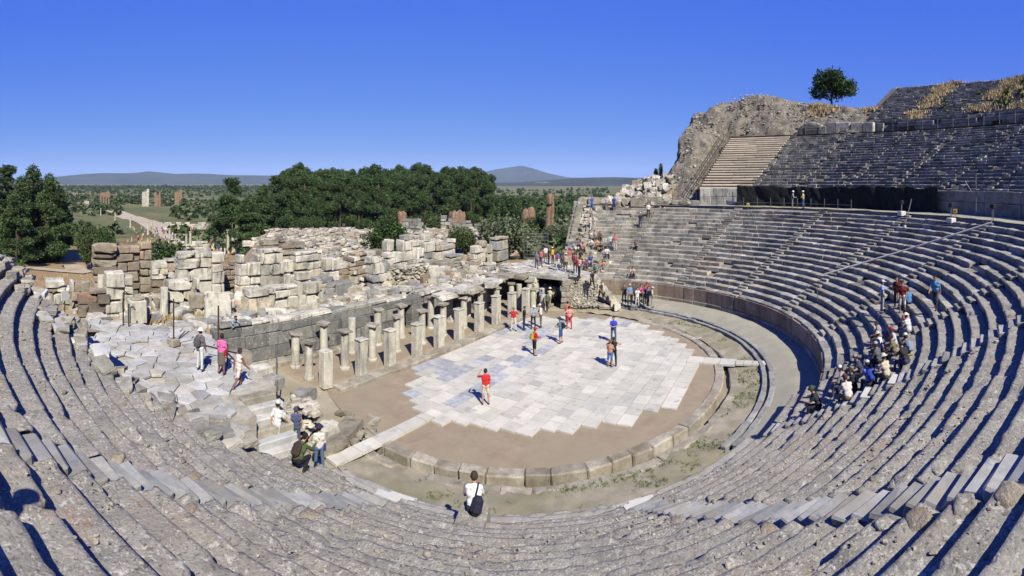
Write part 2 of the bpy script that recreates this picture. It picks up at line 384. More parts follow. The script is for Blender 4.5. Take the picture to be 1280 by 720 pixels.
# ------------------------------------------------------------------ the ground: one sheet to the horizon
def sm(a, b, x): t = np.clip((x - a) / (b - a), 0, 1); return t * t * (3 - 2 * t)
def terr(X, Y):
    r = np.hypot(X, Y); n = fbm(np.c_[X.ravel(), Y.ravel(), 0 * X.ravel()], .03, 4, 3).reshape(X.shape)
    low = -1.2 - 3.2 * sm(22, 45, Y) - 3.5 * sm(45, 130, Y) - 4 * sm(150, 700, Y) + n * (.3 + 1.2 * sm(30, 120, r)) * (1 - .7 * sm(600, 3000, r))
    hill = np.where(r < 33, np.maximum(.2, (r - 17) * .5), np.where(r < 65, 8.6 + (r - 33) * .50, 24.5 - (r - 65) * .02)) - .8
    wgt = sm(7, -8, Y) * sm(18, 34, r) * (1 - sm(500, 1500, r))
    wl = sm(-12, -40, X) * sm(-4, 16, Y)          # the shoulder south of the theatre falls to the path
    low = low + wl * 1.5 * (1 - sm(40, 90, Y)); wgt = wgt * (1 - .75 * wl)
    z = low * (1 - wgt) + hill * wgt
    return np.where(r < 31, np.minimum(z, -1.2), z)
NA, rad = 420, np.concatenate([[0.01], np.geomspace(8, 60, 50), np.geomspace(63, 14000, 80)])
aa = np.linspace(0, 2 * np.pi, NA, endpoint=False)
XX = rad[:, None] * np.cos(aa); YY = rad[:, None] * np.sin(aa); ZZ = terr(XX, YY)
i, j = np.meshgrid(np.arange(len(rad) - 1), np.arange(NA), indexing='ij')
qf = np.stack([i * NA + j, (i + 1) * NA + j, (i + 1) * NA + (j + 1) % NA, i * NA + (j + 1) % NA], -1).reshape(-1, 4)
tag(ob('ground', mesh('ground', np.stack([XX, YY, ZZ], -1).reshape(-1, 3), qf, [M['ground']], True)), kind='structure')
def gz(x, y): return float(terr(np.array([[x]], float), np.array([[y]], float))[0, 0])

def ringsheet(name, r0, r1, a0, a1, zf, mat, nr=14, na=200, amp=.03, sc_=1.2, seed=1, kind='structure', smooth=True):
    rr = np.linspace(r0, r1, nr); an = np.radians(np.linspace(a0, a1, na))
    Rr, An = np.meshgrid(rr, an, indexing='ij'); X = Rr * np.cos(An); Y = -Rr * np.sin(An)
    P = np.c_[X.ravel(), Y.ravel(), 0 * X.ravel()]
    Z = zf(Rr) + (amp * fbm(P, sc_, 5, seed)).reshape(Rr.shape)
    i, j = np.meshgrid(np.arange(nr - 1), np.arange(na - 1), indexing='ij')
    f = np.stack([i * na + j, i * na + j + 1, (i + 1) * na + j + 1, (i + 1) * na + j], -1).reshape(-1, 4)
    return tag(ob(name, mesh(name, np.stack([X, Y, Z], -1).reshape(-1, 3), f, [mat], smooth)), kind=kind)
# orchestra: earth disc, ring soil outside the kerb, walkway, and the trodden earth towards the stage
ringsheet('orchestra_earth', 0.05, 11.75, -180, 180, lambda r: -.07 + 0 * r, M['earth'], 30, 240, .035)
ringsheet('channel_bed', 11.75, 12.7, -10, 192, lambda r: -.46 + 0 * r, M['ringsoil'], 5, 240, .05)
ringsheet('ring_soil', 12.55, 14.5, -10, 192, lambda r: -.22 + .1 * (r - 12.6), M['ringsoil'], 10, 300, .10, 1.6)
ringsheet('gutter_bed', 14.4, 15.0, -10, 192, lambda r: -.12 + 0 * r, M['ringsoil'], 4, 200, .04)
ringsheet('walkway', 14.9, 17.7, -9, 192, lambda r: .14 + .21 * np.clip((r - 14.9) / 1.2, 0, 1), M['walk'], 10, 300, .05, 1.0)
def patch(name, x0, x1, y0, y1, zf, mat, step=.3, amp=.05, seed=2, sc_=.9):
    xs = np.arange(x0, x1 + step, step); ys = np.arange(y0, y1 + step, step)
    X, Y = np.meshgrid(xs, ys, indexing='ij'); P = np.c_[X.ravel(), Y.ravel(), 0 * X.ravel()]
    Z = zf(X, Y) + (amp * fbm(P, sc_, 5, seed)).reshape(X.shape); n = len(ys)
    i, j = np.meshgrid(np.arange(len(xs) - 1), np.arange(n - 1), indexing='ij')
    f = np.stack([i * n + j, (i + 1) * n + j, (i + 1) * n + j + 1, i * n + j + 1], -1).reshape(-1, 4)
    return tag(ob(name, mesh(name, np.stack([X, Y, Z], -1).reshape(-1, 3), f, [mat], True)), kind='structure')
patch('stage_ground', -16.5, 16.5, -.6, 10.2, lambda X, Y: -.11 + .0 * X - .5 * sm(3, -.3, Y) * sm(11.2, 12.2, np.hypot(X, Y)), M['sand'], .25, .05)
patch('proscenium_earth', -11.6, 12.5, 5.1, 9.8, lambda X, Y: .0 - .3 * sm(-10.8, -11.6, X) - .3 * sm(5.5, 5.1, Y), M['earth'], .2, .05, 5)
patch('stage_ruin_ground', -23, 17, 9.95, 23, lambda X, Y: 2.2 - .5 * sm(18, 23, Y) - 3.4 * sm(21.6, 23, Y) - .8 * sm(12, 17, X), M['dirt'], .25, .22, 6)
# harbour street and the path beside the trees
def strip(name, pts, w0, mat, lift=.12, n=60):
    P = [Vector((p[0], p[1], 0)) for p in pts]; V, F = [], []; k = 0
    for s in range(len(P) - 1):
        for q in range(n):
            t = q / n; p = P[s].lerp(P[s + 1], t); dr = (P[s + 1] - P[s]).normalized(); nn = Vector((-dr.y, dr.x, 0))
            for u in (-1, -.33, .33, 1):
                c = p + nn * w0 / 2 * u; V.append((c.x, c.y, gz(c.x, c.y) + lift))
    m = len(V) // 4
    for a in range(m - 1):
        for b in range(3): F.append([a * 4 + b, (a + 1) * 4 + b, (a + 1) * 4 + b + 1, a * 4 + b + 1])
    return tag(ob(name, mesh(name, V, F, [mat], True)), kind='structure')

# ------------------------------------------------------------------ paving of the orchestra
def mesh_pool(n, dims, bev, jit, mat, seed):
    rg = random.Random(seed)
    return [mesh('block', *cblock(*dims, bev=bev, jit=jit, rg=rg), [mat]) for _ in range(n)]
rg = random.Random(7)
pave = tag(ob('orchestra_paving', None), kind='structure')
tile_w = mesh_pool(4, (1, 1, 1), .006, .001, M['tile'], 1); tile_b = mesh_pool(3, (1, 1, 1), .006, .001, M['tile_blue'], 2)
edge = [(-8.0, 4.2, 3.6), (-8.6, 1.5, 1.5), (-9.4, -.2, -.7), (-8.6, -2.2, -2.2), (-7.9, -4.3, -4.3), (-6.8, -6.2, -6.2), (-5.3, -8.3, -8.3), (-3.4, -9.4, -9.4)]
def xleft(y):
    k = [(4.2, -4.6), (3.4, -5.6), (2.4, -7.4), (1.5, -8.4), (.6, -8.3), (-.2, -8.9), (-.9, -9.3), (-2.2, -8.7), (-4.3, -7.9), (-6.2, -6.7), (-8.4, -5.0), (-9.8, -2.6)]
    ys = [q[0] for q in k][::-1]; xs = [q[1] for q in k][::-1]; return float(np.interp(y, ys, xs))
def xright(y):
    k = [(4.2, 8.2), (1.9, 9.6), (-1.5, 10.6), (-3.4, 10.8), (-5.5, 9.2), (-7.2, 7.9), (-8.4, 6.6), (-9.8, 4.6)]
    ys = [q[0] for q in k][::-1]; xs = [q[1] for q in k][::-1]; return float(np.interp(y, ys, xs))
def tile(x0, x1, y0, y1, blue=False, z=0.0):
    me = rg.choice(tile_b if blue else tile_w); g = rg.uniform(.018, .034)
    ob('marble_tile', me, pave, ((x0 + x1) / 2, (y0 + y1) / 2, z - .06 + rg.uniform(-.006, .006)),
       (rg.uniform(-.004, .004), rg.uniform(-.004, .004), 0), (x1 - x0 - g, y1 - y0 - g, .12))
yy = 4.25
while yy > -9.7:
    h = rg.uniform(.66, .82); x = xleft(yy - h / 2) + rg.uniform(-.35, .35); xe = xright(yy - h / 2) + rg.uniform(-.45, .3)
    while x < xe:
        l = rg.choice((.62, .75, .9, 1.05, 1.2, 1.3)) * rg.uniform(.95, 1.05)
        if xe - x < l * 1.3: l = min(l, max(.5, xe - x))
        y0 = yy - h
        bl = yy > -.6 and x < 6 and fbm([[x * .5, yy, 0]], .9, 2, 5)[0] > .08 + .13 * max(0, (x + 3) / 8) - .05 * yy
        bl = bl and rg.random() < .75 or (rg.random() < .05 and yy > -3.5)
        tile(x, x + l, y0, yy, bl); x += l
    yy -= h
x = -14.5
while x < -8.9:                                   # narrow slab path towards the left seats
    l = rg.uniform(1.0, 1.5); tile(x, min(x + l, -8.9), -.82, -.12, False, .05); x += l
yv = -9.55
while yv > -14.3:                                 # slab path across the channel
    l = .98 if yv > -12.4 else .5; tile(3.1, 4.1 if yv > -12.4 else 3.75, yv - l, yv, False, .04 if yv > -12.4 else .1); yv -= l

# ------------------------------------------------------------------ kerb ring, gutter ring, stylobate of the stage
def ringstones(name, label, cat, r0, r1, z0, z1, a0, a1, ln, mat, bev=.04, jit=.02, seed=3, skip=.0, part='kerb_stone', zf=None):
    rgx = random.Random(seed); t = tag(thing(name, label, cat)); a = a0; rm = (r0 + r1) / 2
    while a < a1:
        l = rgx.uniform(.7, 1.3) * ln; da = math.degrees(l / rm)
        if rgx.random() > skip:
            c = pol(rm + rgx.uniform(-.02, .02), a + da / 2, (z0 + z1) / 2 + rgx.uniform(-.03, .02) + (zf(a) if zf else 0))
            me = mesh('stone', *cblock(l - .015, r1 - r0, z1 - z0, bev=bev, jit=jit, rg=rgx), [mat])
            ob(part, me, t, c, (rgx.uniform(-.015, .015), rgx.uniform(-.015, .015), R(-a - da / 2 - 90)))
        a += da
    return t
ringstones('orchestra_kerb', 'worn pale stone kerb ring around the brown orchestra earth', 'kerb', 11.6, 12.15, -.5, .0, 20, 178, 1.25, M['curb'], .05, .02, 3, .0)
ringstones('drain_slabs', 'low broken slabs lining the outside of the sunken orchestra channel', 'slabs', 12.45, 12.95, -.5, -.16, 12, 178, 1.3, M['curb'], .05, .03, 4, .12, 'slab')
ringstones('inner_gutter_ring', 'inner course of blue-grey stones of the curved drain gutter', 'gutter', 14.25, 14.52, -.2, .13, -12, 112, 1.1, M['gutter'], .02, .012, 5, .02, 'gutter_stone')
ringstones('outer_gutter_ring', 'outer course of blue-grey stones of the curved drain gutter', 'gutter', 14.66, 14.95, -.2, .17, -12, 112, 1.1, M['gutter'], .02, .012, 6, .02, 'gutter_stone')
tg = thing('stage_kerb', 'long kerb of pale slabs under the row of square stage pillars', 'kerb'); x = -10.2
while x < 12.5:
    l = rg.uniform(.9, 1.7); me = mesh('slab', *cblock(l - .02, rg.uniform(.6, .75), .24, bev=.03, jit=.02, rg=rg), [M['curb']])
    ob('slab', me, tg, (x + l / 2, 4.75, .02 + rg.uniform(-.02, .02)), (0, 0, rg.uniform(-.02, .02))); x += l

# ------------------------------------------------------------------ seating: lower tier
AIS = [-.5, 19.6, 39.5, 59.5, 79.3, 99.3, 113.5, 136.0, 163.3]
def lend(r): return float(np.interp(r, [17.5, 20.3, 22.4, 23.6, 25, 26.5, 30], [173, 177.5, 181, 187, 190.5, 196, 203]))
def rend(r): return -15.5 + .6 * math.sin(r * 5)
# rubble core that carries the seats
an = np.radians(np.arange(-15.2, 173, .8)); prof = [(17.56, -.3)]
for k in range(NR): prof += [(R0 + T * k + .14, Z0 + HR * k - .20), (R0 + T * (k + 1) + .14, Z0 + HR * k - .20)]
prof += [(R0 + NR * T + .07, Z0 + HR * NR - .03), (33.2, Z0 + HR * NR - .03)]
pr = np.array(prof); VV = np.stack([pr[:, None, 0] * np.cos(an), -pr[:, None, 0] * np.sin(an), np.repeat(pr[:, 1:], len(an), 1)], -1).reshape(-1, 3)
n = len(an); i, j = np.meshgrid(np.arange(len(pr) - 1), np.arange(n - 1), indexing='ij')
tag(ob('seating_bank', mesh('seating_bank', VV, np.stack([i * n + j, i * n + j + 1, (i + 1) * n + j + 1, (i + 1) * n + j], -1).reshape(-1, 4), [M['cong']])), kind='structure')
# core of the broken left end, row by row
for k in range(NR + 1):
    r0 = R0 + T * k + .07; r1 = r0 + T if k < NR else 33.2; a1 = lend(r0 + .3); an2 = np.radians(np.linspace(172.6, a1 + .5, 24)); z = Z0 + HR * k - .2
    V = [(r * math.cos(a), -r * math.sin(a), q) for (r, q) in ((r0, -1.0), (r0, z), (r1, z), (r1, -1.0)) for a in an2]
    F = [[b * 24 + c, b * 24 + c + 1, (b + 1) * 24 + c + 1, (b + 1) * 24 + c] for b in range(3) for c in range(23)]
    F.append([23, 47, 71, 95])
    tag(ob('seating_bank', mesh('seating_bank', V, F, [M['cong']])), kind='structure')

M['low_row'] = stone('smooth_grey_low_row', (150, 149, 144), (178, 176, 168), (160, 154, 140), 2, .0, None, [(196, 192, 182), (120, 122, 126)], 9, .62, bscale=20, bump=.7, bdist=.03)
def half(r): return math.degrees(.46 / r)
seat_pool = {}
def seatblock(l, rgx):
    key = round(l / .12)
    if key not in seat_pool:
        seat_pool[key] = [mesh('seat_block', *cblock(key * .12 - .015, .70, .40, bev=.03, jit=.018, rg=rgx), [M['seat']]) for _ in range(5)]
    return rgx.choice(seat_pool[key])
WL = ['pale stone seating wedge at the broken end, crowded with resting visitors',
      'grey block seating wedge rising behind the group standing at the podium wall',
      'grey block seating wedge below the left end of the green netting',
      'grey block seating wedge directly below the two helmeted workers',
      'grey block seating wedge under the slanting cable',
      'grey curved seating wedge where the five standing visitors pause',
      'eroded seating wedge just beyond the crowd seated on the steps',
      'eroded conglomerate seating wedge between the crowd and the blue-grey lower stair',
      'wide eroded conglomerate seating wedge behind the seated man with the dark bag',
      'eroded seating wedge with broken ends beside the crazy-paved platform']
bounds = [None] + AIS + [None]
WEDGE = []
for wi in range(10):
    t = thing('seating_wedge', WL[wi], 'seating', group='wedges of the lower seating tier'); WEDGE.append(t)
    rgx = random.Random(50 + wi)
    for k in range({6: -2, 7: -3, 8: -4, 9: -4}.get(wi, 0), NR):
        rm = R0 + T * k + .33; z = Z0 + HR * k
        a0 = rend(rm) if wi == 0 else AIS[wi - 1] + half(rm); a1 = AIS[wi] - half(rm) if wi < 9 else lend(rm)
        if wi <= 5:                               # separate blocks
            L = rm * R(a1 - a0); s = 0
            while s < L - .2:
                l = round(rgx.uniform(.7, 1.55) / .12) * .12
                if L - s < l * 1.35: l = max(.36, round((L - s) / .12) * .12)
                a = a0 + math.degrees((s + l / 2) / rm); s += l
                if rgx.random() < .025 and k > 0: continue
                sag = rgx.gauss(0, .014)
                ob('seat_block', seatblock(l, rgx), t, pol(rm + rgx.gauss(.0, .025), a, z - .20 + sag), (rgx.gauss(0, .012), rgx.gauss(0, .012), R(-a - 90) + rgx.gauss(0, .006)))
        else:                                     # worn continuous rows
            ds = .05 if wi >= 7 else .08
            n = max(8, int(rm * R(a1 - a0) / ds)); A = np.linspace(a0, a1, n) + 0
            pf = np.array([(.03, -.30), (.02, -.16), (.0, -.07), (-.035, -.02), (-.045, .03), (-.03, .0)])
            pf = np.array([(.04, -.42), (.03, -.30), (.02, -.22), (.0, -.15), (-.025, -.09), (-.03, -.04), (-.01, -.008), (.05, .0), (.14, .0), (.25, .0), (.36, .0), (.47, .0), (.58, -.005), (.70, -.01)])
            m = len(pf); rr = (R0 + T * k + pf[None, :, 0]) + np.zeros((n, 1)); zz = z + pf[None, :, 1] + np.zeros((n, 1)); AA = np.radians(A)[:, None]
            P = np.stack([rr * np.cos(AA), -rr * np.sin(AA), zz], -1).reshape(-1, 3)
            d1 = fbm(P, .9, 3, 11).reshape(n, m); d2 = fbm(P, 5, 4, 12).reshape(n, m); d3 = fbm(P, 16, 3, 13).reshape(n, m)
            ez = np.clip(1 - np.minimum(A - a0, a1 - A) * R(1) * rm / .7, 0, 1)[:, None]; ez = ez * ez * (3 - 2 * ez)
            rough = .35 + 3.2 * np.clip(fbm(P, .5, 3, 14).reshape(n, m) - .02, 0, 1)
            nose = np.exp(-((pf[:, 0] + .0) / .13) ** 2)[None, :]; up = (pf[:, 1] > -.05)[None, :]
            chip = np.clip((fbm(P, 1.9, 4, 15).reshape(n, m) - .08) * 3.2, 0, 1); pit = np.clip(fbm(P, 3.0, 4, 18).reshape(n, m) - .22, 0, 1)
            sdist = (A - a0) * R(1) * rm; bnd = [0]
            while bnd[-1] < sdist[-1]: bnd.append(bnd[-1] + rgx.uniform(1.1, 3.4))   # worn blocks of the row, each settled a little differently
            sg = np.searchsorted(np.array(bnd), sdist, 'right') - 1; oz = np.array([rgx.gauss(0, .014) for _ in bnd])[sg][:, None]; orr = np.array([rgx.gauss(0, .02) for _ in bnd])[sg][:, None]
            tilt = np.array([rgx.gauss(0, .03) for _ in bnd])[sg][:, None] * pf[None, :, 0]
            dj = np.min(np.abs(sdist[:, None] - np.array(bnd)[None, :]), 1)[:, None]; crack = np.clip(1 - dj / (ds * .9), 0, 1) * (.5 + .5 * np.sin(sg * 7.3))[:, None]
            brk = np.zeros((n, 1))
            for _ in range(rgx.choice((0, 1, 1, 2))):
                c0 = rgx.uniform(0, sdist[-1]); brk = np.maximum(brk, np.clip(1.3 - np.abs(sdist - c0)[:, None] / rgx.uniform(.2, .6), 0, 1))
            brk = np.clip(brk * (1 + d2), 0, 1) * (pf[:, 0] < .34)[None, :] * up
            zz = zz - brk * (.07 + .05 * d2)
            rr = rr + orr * (1 - .5 * up) + (.02 * d1 + .03 * d2 * rough + .02 * d3) * (1 - .4 * up) + nose * chip * .07 * rough + crack * .03
            zz = zz + up * (oz + tilt + .008 * d1 + .015 * d2 * rough + .014 * d3 - .08 * pit) - nose * chip * .05 * rough - crack * .04 * up + ez * (.0 + .06 * d2) * up
            jag = (.10 * fbm(P, 4, 3, 16)).reshape(n, m) / rm * (ez > .6)
            AA = AA + jag
            P = np.stack([rr * np.cos(AA), -rr * np.sin(AA), zz], -1).reshape(-1, 3)
            i, j = np.meshgrid(np.arange(n - 1), np.arange(m - 1), indexing='ij')
            f = np.stack([i * m + j, i * m + j + 1, (i + 1) * m + j + 1, (i + 1) * m + j], -1).reshape(-1, 4)
            fl = [list(map(int, q)) for q in f] if False else f
            cap = []
            for b in (0, n - 1):
                c = P[b * m:(b + 1) * m].mean(0); P = np.vstack([P, c + np.array([0, 0, -.1])]); ci = len(P) - 1
                cap += [[b * m + q, b * m + q + 1, ci, ci] for q in range(m - 1)] + [[b * m + m - 1, b * m, ci, ci]]
            tri = np.array([q[:3] for q in cap]); quads = f
            me = bpy.data.meshes.new('seat_row'); me.from_pydata(P.tolist(), [], quads.tolist() + tri.tolist())
            me.materials.append(M['cong'] if k > -3 else M['low_row']); me.polygons.foreach_set('use_smooth', np.ones(len(me.polygons), dtype=bool)); me.update()
            ob('seat_row', me, t)

# lumps of rubble concrete where the rows end at the stairs
def lump(rx, ry, rz_, seed, mat, nu=18, nv=12):
    u, v = np.meshgrid(np.linspace(0, 2 * np.pi, nu, endpoint=False), np.linspace(.0, np.pi, nv), indexing='ij')
    P = np.stack([np.cos(u) * np.sin(v), np.sin(u) * np.sin(v), np.cos(v)], -1).reshape(-1, 3)
    P = np.sign(P) * np.abs(P) ** .62
    P = P * (1 + .22 * fbm(P + seed, 1.6, 3, seed)[:, None] + .12 * fbm(P + seed, 5, 3, seed)[:, None]) * np.array([rx, ry, rz_])
    i, j = np.meshgrid(np.arange(nu), np.arange(nv - 1), indexing='ij')
    f = np.stack([i * nv + j, i * nv + j + 1, ((i + 1) % nu) * nv + j + 1, ((i + 1) % nu) * nv + j], -1).reshape(-1, 4)
    return mesh('lump', P, f, [mat], True)
lumps = [lump(.30, .30, .17, s, M['lump'] if s % 2 else M['cong']) for s in range(9)]
rgx = random.Random(91)
for ai, side in ((7, 1), (7, -1), (8, 1), (8, -1), (6, 1), (6, -1)):
    for k in range(1, NR):
        if rgx.random() < .68: continue
        rm = R0 + T * k + .2; a = AIS[ai] + side * (half(rm) + math.degrees(rgx.uniform(.2, .4) / rm)); wi = ai + (1 if side > 0 else 0)
        ob('rubble_lump', rgx.choice(lumps), WEDGE[wi], pol(rm, a, Z0 + HR * k - .05), (rgx.uniform(-.3, .3), rgx.uniform(-.3, .3), rgx.uniform(0, 6)), [rgx.uniform(.35, .72)] * 3)

# crumbled gravel lying on the worn treads
rgx = random.Random(606); b = MB()
for q in range(5200):
    a = rgx.uniform(114.5, 186); k = rgx.randint(-2, NR - 1); r = R0 + T * k + rgx.uniform(.04, .62)
    if min(abs(a - s_) for s_ in AIS) < half(r) or a > lend(r) - .5: continue
    if fbm([[r * 1.2, a * .3, 0]], .5, 2, 19)[0] < -.05: continue
    s = rgx.uniform(.018, .05) * (2.2 if rgx.random() < .06 else 1)
    b.box(pol(r, a, Z0 + HR * k + s * .3), (s * 1.4, s, s * .8), rgx.uniform(0, 3), s * .2, s * .15, rgx)
M['gravel'] = stone('seat_gravel', (120, 112, 102), (186, 180, 170), None, 9, .45, 'isl', None, bscale=40, bump=.5)
tag(ob('seat_gravel', b.me('seat_gravel', [M['gravel']])), 'loose gravel and stone chips on the eroded near seats', 'gravel', kind='stuff')

# radial stairs
SL = ['stairway beside the crowded end wedge, a man in jeans climbing it', 'stairway of grey steps left of the green netting', 'stairway of grey steps rising to the two workers',
      'stairway crossed by the lower end of the slanting cable', 'stairway of grey steps from the podium break up to the cable head', 'curved seating stairway where the woman in blue stands',
      'blue-grey stairway on which the tour group crowds', 'blue-grey marble stairway with rubble row ends and white foot slabs', 'blue-grey stairway rising towards the crazy-paved platform side, shadow of a person across its top']
step_pool = mesh_pool(10, (.94, .42, .22), .035, .028, M['step'], 21); far_pool = mesh_pool(6, (.90, .36, .22), .03, .02, M['step_far'], 22)
for ai, a in enumerate(AIS):
    t = thing('stairway', SL[ai], 'stairway', group='radial stairways of the lower tier'); rgx = random.Random(300 + ai)
    for q in range({6: -4, 7: -6, 8: -8}.get(ai, 0), 2 * NR):
        r = R0 + T / 2 * q + .18; z = Z0 + HR / 2 * q - .115
        ob('step', rgx.choice(step_pool if ai > 5 else far_pool), t, pol(r + rgx.gauss(0, .015), a + math.degrees(rgx.gauss(0, .02) / r), z + rgx.gauss(0, .012)), (rgx.gauss(0, .015), rgx.gauss(0, .015), R(-a - 90) + rgx.gauss(0, .02)), (rgx.uniform(.9, 1.08), 1, 1))
M['slabw'] = plain('clean_white_marble', (206, 204, 198), .7, 0, .08, 3)
wslab = [mesh('slab', *cblock(.84, .34, .06, bev=.012, jit=.01, rg=rgx), [M['slabw']]) for _ in range(3)]
for (ai, q, off) in ((8, -5, .05), (8, -6, .2), (8, -7, -.1), (7, -4, .1), (7, -5, -.2), (6, 8, .1), (6, 11, -.1)):
    r = R0 + T / 2 * q + .18
    tag(ob('pale_slab', wslab[q % 3], None, pol(r, AIS[ai] + math.degrees(off / r), Z0 + HR / 2 * q + .025), (0, 0, R(-AIS[ai] - 90) + off * .3)), 'clean white replacement slab set into the worn stairs', 'slab', 'white replacement slabs on the stairs')

# podium wall
pod = thing('podium_wall', 'curved wall of tall pinkish-brown slabs around the orchestra walkway', 'wall'); rgx = random.Random(17); a = -8.0
while a < 101:
    l = rgx.uniform(1.0, 1.6); da = math.degrees(l / 17.5)
    if not (78.2 < a + da / 2 < 80.2):
        hgt = 1.05; c = pol(17.52 + rgx.gauss(0, .012), a + da / 2, 1.15)
        ob('wall_slab', mesh('slab', *cblock(l - .015, .26, hgt, bev=.015, jit=.01, rg=rgx), [M['podium']]), pod, c, (0, rgx.gauss(0, .004), R(-a - da / 2 - 90)))
        ob('base_stone', mesh('stone', *cblock(l - .02, .34, .42, bev=.03, jit=.025, rg=rgx), [M['curb']]), pod, pol(17.47, a + da / 2, .42), (0, 0, R(-a - da / 2 - 90)))
    a += da

# diazoma floor of the lower tier
ringsheet('lower_diazoma', R0 + NR * T - .02, 33.3, -15, 172, lambda r: Z0 + HR * NR + 0 * r, M['walk'], 8, 300, .05, 1.0, 9)
ringsheet('lower_diazoma', R0 + NR * T - .02, 33.3, 171.5, 200, lambda r: Z0 + HR * NR + 0 * r, M['walk'], 8, 40, .05, 1.0, 9)

# ------------------------------------------------------------------ upper tiers (rows too small to pick single blocks)
def upper(name, label, group, r0, z0, rows, a0, a1, mat, seed, blk=(.5, 1.2), miss=.03, zj=.012):
    rgx = random.Random(seed); t = thing(name, label, 'seating', group=group); b = MB()
    for k in range(rows):
        rm = r0 + T * k + .33; z = z0 + HR * k; L = rm * R(a1 - a0); s = 0
        while s < L - .2:
            l = rgx.uniform(*blk); l = min(l, L - s); a = a0 + math.degrees((s + l / 2) / rm); s += l
            if rgx.random() < miss: continue
            b.box(pol(rm - (.05 if zj < .005 else 0) + rgx.gauss(0, .03 if zj > .005 else .008), a, z - (.2 if zj > .005 else .10) + rgx.gauss(0, zj)), (l - .02, .72, .42 if zj > .005 else .20), R(-a - 90), .03, .02 if zj > .005 else .008, rgx)
    o = ob('seat_rows', b.me('seat_rows', [mat]), t); o['kind'] = 'stuff'
    return t
def upcore(r0, z0, rows, a0, a1, rback, mat):
    an = np.radians(np.arange(a0, a1, 1.0)); prof = [(r0 + .1, z0 - 2.4)]
    for k in range(rows): prof += [(r0 + T * k + .1, z0 + HR * k - .06), (r0 + T * (k + 1) + .1, z0 + HR * k - .06)]
    prof += [(rback, z0 + HR * (rows - 1) - .06)]
    pr = np.array(prof); n = len(an)
    VV = np.stack([pr[:, None, 0] * np.cos(an), -pr[:, None, 0] * np.sin(an), np.repeat(pr[:, 1:], n, 1)], -1).reshape(-1, 3)
    i, j = np.meshgrid(np.arange(len(pr) - 1), np.arange(n - 1), indexing='ij')
    tag(ob('upper_seating_bank', mesh('upper_seating_bank', VV, np.stack([i * n + j, i * n + j + 1, (i + 1) * n + j + 1, (i + 1) * n + j], -1).reshape(-1, 4), [mat])), kind='structure')
A2 = [8.4, 20, 29.6, 40, 50, 60.5, 70.5, 80.5, 90.5, 101]
U2 = ['restored seating wedge of clean tan rows beside the rock outcrop', 'middle-tier dark seating wedge next to the restored tan rows', 'middle-tier dark seating wedge above the left half of the green netting',
      'middle-tier dark seating wedge above the middle of the netting', 'middle-tier dark seating wedge above the right half of the netting', 'middle-tier dark seating wedge above the scaffold by the bare grey wall',
      'middle-tier dark seating wedge above the bare grey wall', 'middle-tier seating wedge far round the curve', 'middle-tier seating wedge at the far end of the curve']
upcore(33, 10.25, 22, 8.0, 101.5, 49.8, M['core'])
for q in range(9):
    g2 = 'wedges of the middle seating tier'
    d2 = math.degrees(.35 / 40)
    if q == 0: upper('seating_wedge', U2[q], g2, 33, 10.25, 22, A2[q], A2[q + 1] - d2, M['seat_new'], 70, (2.5, 5.5), .0, .004)
    else: upper('seating_wedge', U2[q], g2, 33, 10.25, 22, A2[q] + d2, A2[q + 1] - d2, M['seat_isl'], 70 + q)
for q in range(1, 9):
    b = MB(); rgx = random.Random(400 + q)
    for s in range(44):
        r = 33 + T / 2 * s + .18
        if rgx.random() < .4: continue
        b.box(pol(r, A2[q] + rgx.gauss(0, .15), 10.25 + HR / 2 * s - .09), (.72, .36, .22), R(-A2[q] - 90), .02, .02, rgx)
    t = thing('stairway', 'narrow pale stairway climbing between dark rows of the middle tier', 'stairway', group='stairways of the middle tier')
    o = ob('steps', b.me('steps', [M['step_isl']]), t); o['kind'] = 'stuff'
# third tier
A3 = [31, 39.7, 50, 60, 72, 86]
U3 = ['steep dark top-tier wedge beside the lone round tree', 'steep dark top-tier wedge between two dry-grass gullies', 'overgrown broken top-tier wedge beyond the second dry-grass gully',
      'overgrown top-tier wedge high on the right slope', 'top-tier wedge far round the slope']
upcore(49.5, 19.3, 22, 30.6, 87, 70, M['core'])
for q in range(5):
    d3 = math.degrees((.55 if q in (0, 1) else .6) / 56)
    upper('seating_wedge', U3[q], 'wedges of the top seating tier', 49.5, 19.3, 22, A3[q] + d3, A3[q + 1] - d3, M['seat_isl'], 90 + q, (.5, 1.1), .04 if q < 2 else .35, .02)
ringsheet('upper_diazoma', 47.2, 49.7, 8.4, 100, lambda r: 17.55 + 0 * r, M['walk'], 6, 160, .08, 1.0, 12)
ringsheet('hill_top', 63.5, 72, 30.6, 100, lambda r: 26.35 + 0 * r - (r - 63.5) * .25, M['dirt'], 10, 120, .3, .5, 13)
# low wall of big blocks carrying the top tier, and the bare podium wall of the middle tier
def blockwall(name, label, cat, r, a0, a1, z0, courses, lr, mat, seed, thick=.5, miss=0.0, part='stone_block', group=None):
    rgx = random.Random(seed); t = thing(name, label, cat, group=group); z = z0
    for hgt in courses:
        a = a0
        while a < a1:
            l = rgx.uniform(*lr); da = math.degrees(l / r)
            if rgx.random() >= miss:
                ob(part, mesh('stone', *cblock(l - .02, thick, hgt - .015, bev=.03, jit=.02, rg=rgx), [mat]), t, pol(r + rgx.gauss(0, .015), a + da / 2, z + hgt / 2), (0, 0, R(-a - da / 2 - 90)))
            a += da
        z += hgt
    return t
blockwall('terrace_wall', 'low wall of big grey blocks at the foot of the top tier', 'wall', 49.3, 22, 88, 17.5, (.75, .6), (.9, 2.2), M['stagew'], 33, .5, .2)
blockwall('tier_wall', 'bare grey panelled wall under the middle tier beside the netting', 'wall', 32.9, 58, 101, 8.15, (1.0, .95), (1.8, 3.0), M['curb'], 34, .4)
